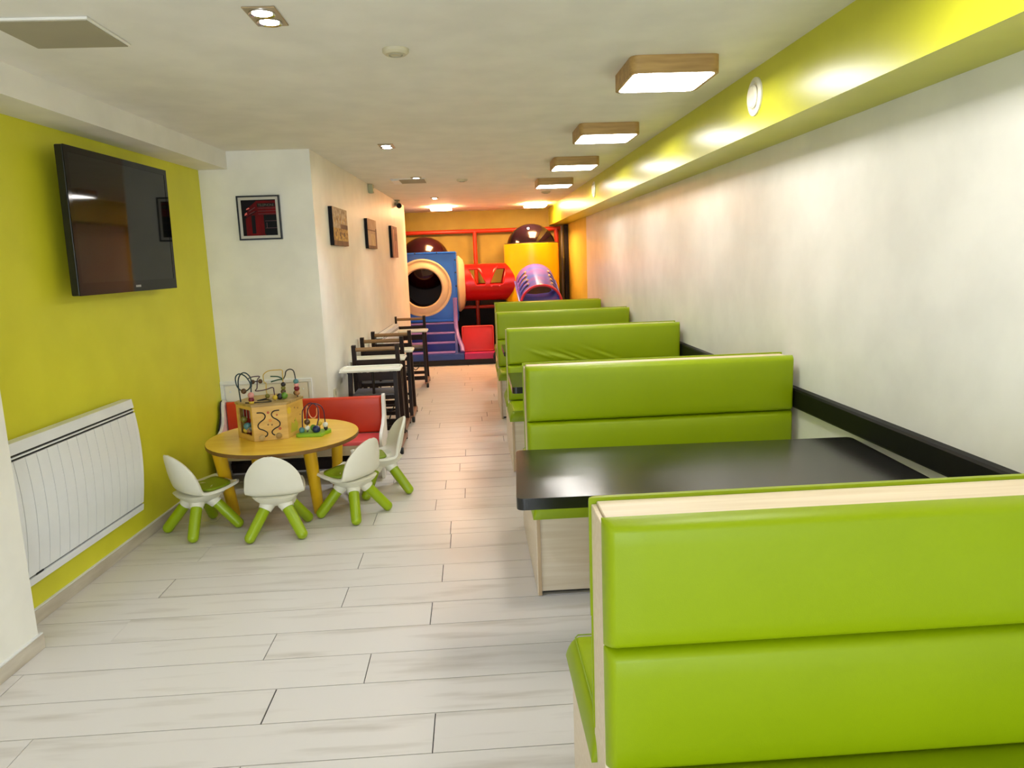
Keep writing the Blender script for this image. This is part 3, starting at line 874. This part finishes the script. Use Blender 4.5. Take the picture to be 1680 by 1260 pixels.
MC = Vector((-1.095, 4.80, .50))
t = thing('bead_maze', 'small bead maze on a green wooden base, beside the activity box', 'toy', MC, 0)
inv2 = Matrix.Translation(MC).inverted()
bm = newbm()
prism(bm, fillet([(-.105, -.075), (.075, -.085), (.082, -.03), (.112, .03), (.10, .075), (.02, .06), (-.04, .08), (-.10, .055), (-.085, .0)], .02, 4), .0005, .022, XY, r=.002)
obj('base_board', bm, 'maze_green', t)
wires(t, inv2, 'bead_wire', [(-1.163, 4.79, .52), (-1.158, 4.8, .644), (-1.148, 4.8, .673), (-1.122, 4.8, .701), (-1.097, 4.8, .712), (-1.07, 4.8, .701), (-1.055, 4.8, .681), (-1.052, 4.8, .654), (-1.055, 4.8, .605), (-1.066, 4.79, .56), (-1.07, 4.79, .52)], 'wire_purple', .0038)
wires(t, inv2, 'bead_wire', [(-1.016, 4.82, .52), (-1.017, 4.81, .622), (-1.019, 4.8, .661), (-1.031, 4.79, .691), (-1.06, 4.78, .710), (-1.084, 4.78, .710), (-1.104, 4.78, .692), (-1.117, 4.78, .666), (-1.125, 4.78, .617), (-1.128, 4.78, .52)], 'wire_purple', .0038)
wires(t, inv2, 'bead_wire', [(-1.136, 4.82, .52), (-1.136, 4.82, .619), (-1.133, 4.82, .673), (-1.128, 4.82, .689), (-1.122, 4.82, .677), (-1.12, 4.82, .645), (-1.111, 4.82, .618), (-1.096, 4.82, .607), (-1.078, 4.82, .614), (-1.068, 4.82, .635), (-1.066, 4.82, .667), (-1.059, 4.82, .673), (-1.054, 4.82, .659), (-1.055, 4.82, .605), (-1.055, 4.82, .52)], 'wire_orange', .0038)
beads(t, inv2, [((-1.163, 4.775, .538), .020, 'teal'), ((-1.126, 4.78, .59), .020, 'brown'), ((-1.128, 4.78, .550), .017, 'white'), ((-1.091, 4.79, .548), .021, 'green'), ((-1.068, 4.77, .541), .026, 'navy'), ((-1.055, 4.82, .572), .018, 'yellow'), ((-1.016, 4.815, .560), .018, 'white'), ((-1.016, 4.82, .536), .014, 'black')])

# ------------------------------------------------------------------ children's chairs
def kid_chair(label):
    t = thing('child_chair', label, 'chair', (0, 0, 0), 0, 'white and green child chairs around the play table')
    P = [(.190, .284, .118, .0), (.175, .275, .138, .0), (.10, .262, .154, .0), (.02, .256, .162, .0), (-.06, .260, .167, .012), (-.108, .286, .168, .035), (-.132, .335, .163, .05),
         (-.150, .395, .150, .05), (-.162, .445, .122, .040), (-.170, .478, .096, .028), (-.175, .502, .066, .016), (-.178, .518, .034, .006), (-.1785, .523, .012, .001)]
    # subdivide the profile
    Q = []
    V4 = [Vector((p[0], p[1], p[2])) for p in P]
    cp = catmull(V4, 3); cc = catmull([Vector((p[3], 0, 0)) for p in P], 3)
    def grid(bm, rows, us, lift=0.0, wscale=1.0):
        G = []
        for i in rows:
            p = cp[i]; cu = max(0, cc[i].x)
            d = cp[min(i + 1, len(cp) - 1)] - cp[max(i - 1, 0)]
            nrm = Vector((0, -d.z, d.y)) if False else Vector((0, d.y * -1, d.x)) # placeholder axis, fixed below
            tl = Vector((0, d.x, d.y)).normalized()
            n3 = Vector((0, tl.z, -tl.y))
            if n3.z < 0 and n3.y < 0: n3 = -n3
            row = []
            for u in us:
                uu = u * wscale
                seat = 1.0 if i < 12 else max(0, 1 - (i - 12) / 6)
                x = uu * p.z
                y = p.x + cu * abs(uu) ** 2.4
                z = p.y + seat * .016 * abs(uu) ** 4
                row.append(bm.verts.new(Vector((x, y, z)) + n3 * lift))
            G.append(row)
        for i in range(len(G) - 1):
            for j in range(len(us) - 1):
                bm.faces.new([G[i][j], G[i][j + 1], G[i + 1][j + 1], G[i + 1][j]])
    us = [-1, -.93, -.8, -.6, -.4, -.2, 0, .2, .4, .6, .8, .93, 1]
    bm = newbm(); grid(bm, range(len(cp)), us)
    sh = obj('shell', bm, 'white_plastic', t, 80)
    md = sh.modifiers.new('solid', 'SOLIDIFY'); md.thickness = .017; md.offset = 0
    mb = sh.modifiers.new('round', 'BEVEL'); mb.width = .006; mb.segments = 2; mb.limit_method = 'ANGLE'; mb.angle_limit = radians(50)
    bm = newbm()
    ring = [cp[i] for i in range(0, 2)]
    # green seat inlay
    Gt = []; z0_ = .2815
    for y in [x * .02 for x in range(-1, 9)]:
        k = (y + .02) / .18
        hw = .118 * (1 - .18 * abs(2 * k - 1) ** 4)
        if k <= 0 or k >= 1: hw *= .86
        Gt.append([bm.verts.new((hw * u, y, z0_ + (.014 * (y - .1) / .06 if y > .1 else 0) + (.004 * (-.02 - y) / .04 if y < -.02 else 0) + .003 * (1 - u * u))) for u in (-1, -.8, -.4, 0, .4, .8, 1)])
    for i in range(len(Gt) - 1):
        for j in range(6): bm.faces.new([Gt[i][j], Gt[i][j + 1], Gt[i + 1][j + 1], Gt[i + 1][j]])
    sp = obj('seat_pad', bm, 'green_pad', t, 60)
    md = sp.modifiers.new('solid', 'SOLIDIFY'); md.thickness = .012; md.offset = -1
    # hub under the seat with four sockets
    bm = newbm()
    secs = [(.258, .138), (.238, .125), (.216, .102), (.196, .074), (.184, .045)]
    rings = []
    for z, a in secs:
        rings.append([bm.verts.new((a * (abs(cos(q)) ** .6) * (1 if cos(q) > 0 else -1), a * (abs(sin(q)) ** .6) * (1 if sin(q) > 0 else -1), z)) for q in [2 * pi * k / 24 + .01 for k in range(24)]])
    for i in range(len(rings) - 1):
        for k in range(24): bm.faces.new([rings[i][k], rings[i][(k + 1) % 24], rings[i + 1][(k + 1) % 24], rings[i + 1][k]])
    bm.faces.new(rings[0]); bm.faces.new(rings[-1])
    obj('hub', bm, 'white_plastic', t, 60)
    for sx in (-1, 1):
        for sy in (-1, 1):
            top = Vector((sx * .032, sy * .032, .235)); bot = Vector((sx * .150, sy * .150, .030))
            d = (bot - top)
            bm = newbm(); tube(bm, [top - d * .08, top + d * .12, top + d * .30], .038, 20, radii=[.056, .048, .0385])
            obj('socket', bm, 'white_plastic', t, 60)
            bm = newbm()
            dn = d.normalized()
            pts = [top + d * .2, top + d * .6, bot]; rad = [.033, .033, .032]
            for k in range(1, 7):
                q = k / 6 * pi / 2
                pts.append(bot + dn * .030 * sin(q)); rad.append(max(.0006, .032 * cos(q)))
            tube(bm, pts, .03, 20, radii=rad)
            lo = min(v.co.z for v in bm.verts)
            for v in bm.verts: v.co.z -= lo - .0005 if v.co.z < .06 else 0
            obj('leg', bm, 'green_leg', t, 70)
    return t
kc = kid_chair('white and green child chair in front of the lime wall, left of the play table')
kc.location = (-1.74, 4.455, 0); kc.rotation_euler = (0, 0, math.atan2(.75, .66) - pi / 2)
dup(kc, (-1.24, 4.345, 0), math.atan2(.99, -.10) - pi / 2, 'white and green child chair with its back straight to the camera, before the play table')
dup(kc, (-.827, 4.605, 0), math.atan2(.55, -.83) - pi / 2, 'white and green child chair turned half left, at the right front of the play table')
dup(kc, (-.695, 5.07, 0), math.atan2(-.31, -.95) - pi / 2, 'white and green child chair seen from the side, before the red bench end')

# ------------------------------------------------------------------ red bench
t = thing('kids_bench', 'low red upholstered bench with white scrolled ends behind the play table', 'bench', (-1.965, 5.33, 0), 0)
BL = 1.245
sidep = [(.055, .001), (.11, .001), (.12, .10), (.26, .10), (.27, .001), (.35, .001), (.352, .30), (.362, .52), (.362, .585), (.35, .602), (.325, .605), (.30, .595), (.285, .56),
         (.275, .50), (.255, .44), (.20, .395), (.10, .365), (.045, .345), (.022, .315), (.02, .27), (.04, .22), (.055, .15)]
for a in (0, BL - .024):
    bm = newbm(); prism(bm, sidep, a, a + .024, YZ, r=.003); obj('end_panel', bm, 'bench_white', t, 40)
bm = newbm(); puff(bm, .026, BL - .026, .298, .590, .028, lambda a, b, h: (a, .333 - h, b), .02, .006, 8, 5); obj('back_cushion', bm, 'bench_red', t, 60)
bm = newbm(); box(bm, .024, BL - .024, .335, .352, .25, .572, .003, 1); obj('back_board', bm, 'bench_white', t)
bm = newbm(); puff(bm, .026, BL - .026, .015, .31, .028, lambda a, b, h: (a, b, .274 + h), .02, .004, 8, 4); obj('seat_cushion', bm, 'bench_seat', t, 60)
bm = newbm(); box(bm, .024, BL - .024, .02, .31, .258, .274); obj('seat_board', bm, 'bench_board', t)
bm = newbm(); box(bm, .024, BL - .024, .03, .048, .196, .258, .002, 1); obj('front_rail', bm, 'bench_board', t)
bm = newbm(); box(bm, .024, BL - .024, .31, .325, .05, .10); obj('lower_rail', bm, 'dark_wood', t)
bm = newbm(); box(bm, .024, BL - .024, .326, .345, .02, .25); obj('lower_panel', bm, 'dark_wood', t)
bm = newbm(); prism(bm, [(p[0] * .98, p[1]) for p in sidep[4:14]] + [(.20, .40)], -.008, -.001, YZ); obj('shade_strip', bm, 'rubber', t)  # dark strip for the shadow gap behind the end panel; rubber only lends colour

# ------------------------------------------------------------------ high chairs (face -y, towards the camera)
def high_chair(label):
    t = thing('high_chair', label, 'high chair', (0, 0, 0), 0, 'dark wooden high chairs along the white wall')
    def bar(bm, a, b, w, d):          # rectangular bar from a to b
        a = Vector(a); b = Vector(b); z = (b - a).normalized()
        x = Vector((1, 0, 0)); x = (x - z * x.dot(z)).normalized() if abs(z.x) < .9 else Vector((0, 1, 0))
        y = z.cross(x)
        c = [a + x * sx * w / 2 + y * sy * d / 2 for sx, sy in ((-1, -1), (1, -1), (1, 1), (-1, 1))]
        e = [v + (b - a) for v in c]
        A = [bm.verts.new(v) for v in c]; B = [bm.verts.new(v) for v in e]
        bm.faces.new(A); bm.faces.new(B)
        for i in range(4): bm.faces.new([A[i], A[(i + 1) % 4], B[(i + 1) % 4], B[i]])
    for s in (-1, 1):
        bm = newbm(); bar(bm, (s * .198, .045, .05), (s * .188, .13, .725), .034, .042); obj('front_leg', bm, 'dark_wood', t, 0)
        bm = newbm(); bar(bm, (s * .196, .47, .05), (s * .188, .385, .905), .036, .042); obj('back_post', bm, 'dark_wood', t, 0)
        bm = newbm(); bar(bm, (s * .19, .06, .715), (s * .19, .42, .70), .03, .026); obj('arm_rail', bm, 'dark_wood', t, 0)
        bm = newbm(); prism(bm, [(.02, .045), (.60, .025), (.60, .045), (.50, .085), (.03, .085)], s * .20 - .016, s * .20 + .016, YZ); ru = obj('runner', bm, 'runner_wood', t, 0)
        bm = newbm(); box(bm, s * .20 - .014, s * .20 + .014, .565, .60, .001, .03); obj('rubber_pad', bm, 'rubber', ru, 0)
        bm = newbm(); lathe(bm, [(0, -.014), (.026, -.014), (.03, -.008), (.03, .008), (.026, .014), (0, .014)], 18, lambda a, b, c, s=s: (s * .214 + c, .03 + a, .0305 + b)); obj('wheel', bm, 'rubber', t)
    bm = newbm(); bar(bm, (-.188, .10, .285), (.188, .10, .285), .03, .02); obj('footrest', bm, 'dark_wood', t, 0)
    bm = newbm(); bar(bm, (-.19, .06, .125), (.19, .06, .125), .02, .05); obj('front_crossbar', bm, 'dark_wood', t, 0)
    bm = newbm(); bar(bm, (-.19, .45, .14), (.19, .45, .14), .02, .04); obj('rear_crossbar', bm, 'dark_wood', t, 0)
    bm = newbm(); box(bm, -.178, .178, .10, .41, .50, .518, .004, 1); obj('seat', bm, 'seat_grey', t)
    bm = newbm(); bar(bm, (-.178, .105, .485), (.178, .105, .485), .03, .03); obj('seat_rail', bm, 'dark_wood', t, 0)
    bm = newbm(); bar(bm, (-.178, .403, .735), (.178, .403, .735), .014, .075); obj('back_panel', bm, 'dark_wood', t, 0)
    bm = newbm(); bar(bm, (-.178, .41, .62), (.178, .41, .62), .014, .07); obj('back_slat', bm, 'dark_wood', t, 0)
    bm = newbm(); cyl(bm, (-.178, .390, .866), (.178, .390, .866), .018, 16); obj('top_rail', bm, 'rail_wood', t, 60)
    bm = newbm()
    box(bm, -.25, .25, -.06, .20, .728, .740, .005, 2)
    tr = obj('tray', bm, 'white_plastic', t)
    bm = newbm()
    rimp = fillet([(-.25, -.06), (.25, -.06), (.25, .20), (-.25, .20)], .05, 5)
    tube(bm, [(p[0] * .975, p[1] * .96 + .003, .743) for p in rimp], .010, 8, cyc=True); obj('tray_rim', bm, 'white_plastic', tr, 60)
    bm = newbm(); tube(bm, [(0, .11, .72), (.004, .105, .60), (0, .115, .505)], .012, 6, sub=3); obj('crotch_post', bm, 'dark_wood', t, 60)
    bm = newbm(); tube(bm, [(-.02, .25, .50), (.0, .12, .35), (.05, .09, .235), (.10, .10, .255), (.13, .12, .33)], .006, 6, sub=4); obj('strap', bm, 'rubber', t, 60)
    return t
hc = high_chair('dark wooden high chair with white tray, nearest of the row, behind the red bench')
hc.location = (-.872, 6.04, 0)
dup(hc, (-.895, 6.70, 0), .0, 'dark wooden high chair with white tray, second of the row from the red bench')
dup(hc, (-.868, 7.28, 0), 0, 'dark wooden high chair with white tray, third of the row from the red bench')
dup(hc, (-.845, 9.35, 0), 0, 'dark wooden high chair standing alone, nearest the blue play steps')

# ------------------------------------------------------------------ play corner
t = thing('indoor_playground', 'indoor playground with blue tower, red tunnel, yellow tower and slide', 'play equipment', (0, 11.3, 0), 0)
Y0 = 11.3
def P(name, bm, m, par=None, sm=40): return obj(name, bm, m, par or t, sm)
bm = newbm(); box(bm, -2.0, 1.62, .03, 1.75, .001, .085); P('plinth', bm, 'rubber')
bm = newbm(); box(bm, -2.0, -.17, .0, 1.2, .087, .178, .008, 2); P('blue_base', bm, 'play_base_blue')
bm = newbm(); box(bm, -.165, .335, .0, 1.2, .087, .178, .008, 2); P('magenta_base', bm, 'base_magenta')
bm = newbm(); box(bm, .34, 1.5, .0, 1.2, .087, .178, .008, 2); P('right_base', bm, 'play_base_blue')
# steps
st = thing_steps = bpy.data.objects.new('steps', None); COL.objects.link(st); st.parent = t
zs = [.178, .325, .465, .61]; ys = [.17, .32, .47, .62]
for i in range(4):
    z1 = [.20, .335, .475, .62][i]; z0 = [.178, .20, .335, .475][i]; y = [.06, .28, .44, .60][i]
    bm = newbm(); box(bm, -1.45, -.31, y + .02, .80, z0 - .02 if i else z0, z1 - .02); P('riser', bm, 'play_dark_blue', st)
    bm = newbm(); box(bm, -1.45, -.31, y, y + .2, z1 - .02, z1, .006, 2); P('tread', bm, 'play_lilac', st)
# lilac side rail
bm = newbm()
pts = [(-.29, .62, 1.02), (-.29, .60, .75), (-.285, .52, .52), (-.25, .36, .38), (-.205, .22, .27), (-.195, .12, .19)]
tube(bm, pts, .035, 10, sub=5); P('hand_rail', bm, 'play_lilac', st, 60)
bm = newbm(); prism(bm, [(.62, .18), (.62, .95), (.56, .60), (.40, .42), (.26, .30), (.18, .18)], -.31, -.27, YZ); P('rail_panel', bm, 'play_dark_blue', st)
# blue panel with a round opening
xc, zc, RO, RI = -.80, 1.19, .465, .31
x0, x1, z0, z1, yp = -1.36, -.245, .63, 1.755, .74
bm = newbm()
NS = 64
def sq(a):
    c, s_ = cos(a), sin(a)
    k = min(((x1 - xc) if c > 0 else (xc - x0)) / max(abs(c), 1e-6), ((z1 - zc) if s_ > 0 else (zc - z0)) / max(abs(s_), 1e-6))
    return xc + c * k, zc + s_ * k
for yy, flip in ((yp, 0), (yp + .06, 1)):
    I = [bm.verts.new((xc + .42 * cos(2 * pi * k / NS), yy, zc + .42 * sin(2 * pi * k / NS))) for k in range(NS)]
    O = []
    for k in range(NS):
        px, pz = sq(2 * pi * k / NS + .0001); O.append(bm.verts.new((px, yy, pz)))
    for k in range(NS): bm.faces.new([I[k], I[(k + 1) % NS], O[(k + 1) % NS], O[k]])
bmesh.ops.recalc_face_normals(bm, faces=list(bm.faces))
pod = P('tower_panel', bm, 'play_blue', None, 0)
bm = newbm()
for (a, b, c, d) in ((x0, x1, z1 - .03, z1), (x0, x1, z0, z0 + .05), (x1 - .035, x1, z0 + .05, z1 - .03), (x0, x0 + .035, z0 + .05, z1 - .03)):
    box(bm, a, b, yp - .035, yp + .8, c, d, .01, 2)
P('tower_flange', bm, 'play_blue', pod)
for (x, z) in ((-.262, 1.62), (-.262, 1.42), (-.262, 1.2), (-.262, .98), (-.262, .76), (-.55, 1.742), (-.9, 1.742)):
    bm = newbm(); ball(bm, (x, yp - .036, z), .012, 8, 6, (1, .5, 1)); P('bolt', bm, 'toy_black', pod)
prof = [(RI, .02), (RI - .005, -.03), (RI + .012, -.055), (RI + .04, -.055), (RO - .045, -.012), (RO - .02, -.03), (RO, -.02), (RO, .02)]
bm = newbm(); lathe(bm, prof, 64, lambda a, b, c: (xc + a, yp + c - .01, zc + b), closed=True); P('porthole_ring', bm, 'play_cream', pod, 50)
bm = newbm(); lathe(bm, [(RI + .005, 0), (RI + .005, .62), (0, .62)], 40, lambda a, b, c: (xc + a, yp + c, zc + b)); P('porthole_liner', bm, 'dark_inside', pod, 50)
bm = newbm(); ball(bm, (xc + .02, yp + .48, 1.58), .44, 32, 20); P('maroon_dome', bm, 'dome_maroon', pod, 80)
bm = newbm(); lathe(bm, [(.30, .0), (.46, .0), (.47, .03), (.40, .10), (.30, .13)], 40, lambda a, b, c: (x1 + .001 + c, yp + .42 + a * .95, zc + .03 + b)); P('side_flange', bm, 'play_cream', pod, 50)
# red tunnel with two slanted windows (real openings)
bm = newbm()
ty, tz, tr_ = yp + .44, 1.235, .305
tx0, tx1 = -.13, .74
A0, A1 = -.09, .84                    # window band, angle above the side nearest the camera
front = [-pi / 2 + (A0 + pi / 2) * i / 14 for i in range(14)] + [A0 + (A1 - A0) * i / 12 for i in range(12)] + [A1 + (pi / 2 - A1) * i / 9 for i in range(9)]
angs = front + [pi - a for a in [pi / 2] + front[:0:-1]]
def cuts(a):
    if a > pi / 2: a = pi - a           # the same windows on the far side
    k = min(1, max(0, (a - A0) / (A1 - A0)))
    return [0, .24 - .16 * k, .41 - .14 * k, .49 + .13 * k, .72 + .07 * k, 1.0]
NSG = 6
grid = []
for a in angs:
    c = cuts(a); row = []
    for q in range(5):
        for i in range(NSG):
            row.append(c[q] + (c[q + 1] - c[q]) * i / NSG)
    row.append(1.0)
    grid.append([bm.verts.new((tx0 + (tx1 - tx0) * v, ty - tr_ * cos(a), tz + tr_ * sin(a))) for v in row])
for k in range(len(angs)):
    k2 = (k + 1) % len(angs)
    am = (angs[k] + angs[k2]) / 2 if k2 else -pi / 2
    am = pi - am if am > pi / 2 else am
    for i in range(5 * NSG):
        if A0 < am < A1 and i // NSG in (1, 3): continue
        bm.faces.new([grid[k][i], grid[k][i + 1], grid[k2][i + 1], grid[k2][i]])
bmesh.ops.delete(bm, geom=[v for v in bm.verts if not v.link_faces], context='VERTS')
tun = P('red_tunnel', bm, 'play_red', None, 80)
md = tun.modifiers.new('solid', 'SOLIDIFY'); md.thickness = .02
bm = newbm()
for (x, a) in ((.55, .92), (.68, .92), (.45, -.2), (.58, -.2)):
    ball(bm, (tx0 + x, ty - (tr_ + .012) * cos(a), tz + (tr_ + .012) * sin(a)), .011, 8, 6)
P('rivet', bm, 'play_pink', tun)
# yellow tower with violet dome
yx, yy, yr = 1.02, .86 + .36, .46
bm = newbm(); lathe(bm, [(yr - .02, .18), (yr, .18), (yr, 1.84), (yr - .02, 1.85), (yr - .04, 1.84)], 56, lambda a, b, c: (yx + a, yy + b, c)); yt = P('yellow_tower', bm, 'play_yellow', None, 50)
bm = newbm(); ball(bm, (yx, yy, 1.78), .415, 32, 20, (1, 1, .95)); P('violet_dome', bm, 'dome_violet', yt, 80)
bm = newbm(); lathe(bm, [(.405, 1.835), (.45, 1.835), (.45, 1.855), (.405, 1.86)], 40, lambda a, b, c: (yx + a, yy + b, c)); P('dome_rim', bm, 'toy_black', yt)
# sloping covered slide
sa = Vector((1.03, .80, 1.22)); sb = Vector((1.05, -.02, .90)); d = (sb - sa).normalized(); up = Vector((1, 0, 0)).cross(d) * -1
if up.z < 0: up = -up
sr = .315
bm = newbm()
NSl = 22
cols = []
slots = set()
for i in range(NSl + 1):
    c = sa + (sb - sa) * i / NSl
    cols.append([bm.verts.new(c + Vector((1, 0, 0)) * sr * cos(pi * k / 36) + up * sr * sin(pi * k / 36)) for k in range(37)])
for i in range(NSl):
    for k in range(36):
        a = pi * (k + .5) / 36
        if (i % 4 in (1, 2)) and i > 3 and i < 20 and (.30 < a < .95 or .30 < pi - a < .95): continue
        bm.faces.new([cols[i][k], cols[i][k + 1], cols[i + 1][k + 1], cols[i + 1][k]])
sc_ = P('slide_cover', bm, 'play_purple', None, 80)
md = sc_.modifiers.new('solid', 'SOLIDIFY'); md.thickness = .016
bm = newbm(); tube(bm, [sb + Vector((1, 0, 0)) * (sr) * cos(pi * k / 30) + up * sr * sin(pi * k / 30) for k in range(31)], .02, 8); P('front_arch', bm, 'play_pink', sc_, 60)
for s in (-1, 1):
    for i in range(4):
        c = sa + (sb - sa) * ((4 * i + 6) / NSl)
        a = .98 if s > 0 else pi - .98
        bm = newbm(); ball(bm, c + Vector((1, 0, 0)) * (sr + .012) * cos(a) + up * (sr + .012) * sin(a), .018, 8, 6); P('cover_stud', bm, 'play_cream', sc_)
se = Vector((1.05, -.55, .30))
bm = newbm()
prof_c = [(-.32, .12), (-.30, .0), (-.22, -.06), (0, -.08), (.22, -.06), (.30, 0), (.32, .12), (.34, .12), (.32, -.02), (.24, -.09), (0, -.11), (-.24, -.09), (-.32, -.02), (-.34, .12)]
rows_ = []
for c in (sa + Vector((0, 0, -.1)), sb + Vector((0, 0, -.1)), se, se + Vector((0, -.35, -.12))):
    rows_.append([bm.verts.new(c + Vector((p[0], 0, p[1]))) for p in prof_c])
for i in range(3):
    for k in range(len(prof_c)):
        j = (k + 1) % len(prof_c); bm.faces.new([rows_[i][k], rows_[i][j], rows_[i + 1][j], rows_[i + 1][k]])
bm.faces.new(rows_[0]); bm.faces.new(rows_[-1])
P('slide_chute', bm, 'play_purple', None, 50)
bm = newbm(); lathe(bm, [(0, 0), (.27, 0), (.27, .01), (0, .01)], 32, lambda a, b, c: (1.03 + a, yy - yr - .012 + c, 1.02 + b)); P('tower_opening', bm, 'brown_edge', None)
# red pipe frame
yf = YB - .10 - Y0
for (a, b, r_) in (((-2.2, yf, 2.105), (1.6, yf, 2.105), .036), ((.08, yf, 2.1), (.08, yf, .001), .036), ((1.52, yf, 2.1), (1.52, yf, .001), .04), ((-2.2, yf, .78), (1.6, yf, .78), .03), ((-1.5, yf, 2.1), (-1.5, yf, .001), .036)):
    bm = newbm(); cyl(bm, a, b, r_, 14); P('pipe', bm, 'pipe_red', None, 60)
bm = newbm(); box(bm, -.30, 1.5, yf + .045, yf + .06, .09, 1.05); P('shade_panel', bm, 'dark_matte', None)  # added dark sheet standing for the shade below the tunnel
bm = newbm(); cyl(bm, (1.585, yf - .25, .001), (1.585, yf - .25, 2.14), .02, 10); P('grey_pipe', bm, 'pipe_grey', None, 60)
bm = newbm(); box(bm, 1.61, 1.675, yf - .42, yf - .30, .001, 2.15, .01, 2); P('dark_strip', bm, 'dark_matte', None)  # upright dark strip along the far end of the right wall

t = thing('foam_block', 'bright red padded square leaning on the magenta step of the play corner', 'cushion', (.055, 11.52, .1785), 0)
tl = Matrix.Rotation(radians(-14), 4, 'X')
bm = newbm(); box(bm, -.255, .255, 0, .14, .0, .42, .03, 3, mtx=tl); obj('cushion', bm, 'foam_red', t, 60)
bm = newbm(); tube(bm, [tl @ Vector(p) for p in [(-.243, -.001, .014), (.243, -.001, .014), (.243, -.001, .406), (-.243, -.001, .406)]], .006, 6, cyc=True); obj('piping', bm, 'foam_trim', t, 60)
t = thing('foam_post', 'yellow padded post beside the red square, half hidden by benches', 'cushion', (.40, 11.62, .1785), 0)
bm = newbm(); lathe(bm, [(0, 0), (.06, 0), (.065, .03), (.065, .27), (.045, .30), (0, .31)], 20); obj('padding', bm, 'play_yellow', t, 60)
bm = newbm(); lathe(bm, [(0, .305), (.04, .305), (.045, .36), (.02, .40), (0, .40)], 20); obj('cap', bm, 'play_pink', t, 60)
t = thing('tyre', 'black rubber tyre leaning at the base of the play corner, behind benches', 'tyre', (.40, 11.19, .0), 0)
t.scale = (.62, .62, .62)
bm = newbm(); lathe(bm, [(.10, -.05), (.17, -.06), (.20, -.04), (.205, 0), (.20, .04), (.17, .06), (.10, .05), (.095, .0)], 36, lambda a, b, c: (a, c * .9 + b * .12 - .02, .207 + b), closed=True); ty_ = obj('tread', bm, 'rubber', t, 50)
bm = newbm(); lathe(bm, [(0, -.02), (.098, -.02), (.098, .02), (0, .02)], 24, lambda a, b, c: (a, c + b * .12 - .02, .207 + b)); obj('hub', bm, 'dark_slot', t, 50)
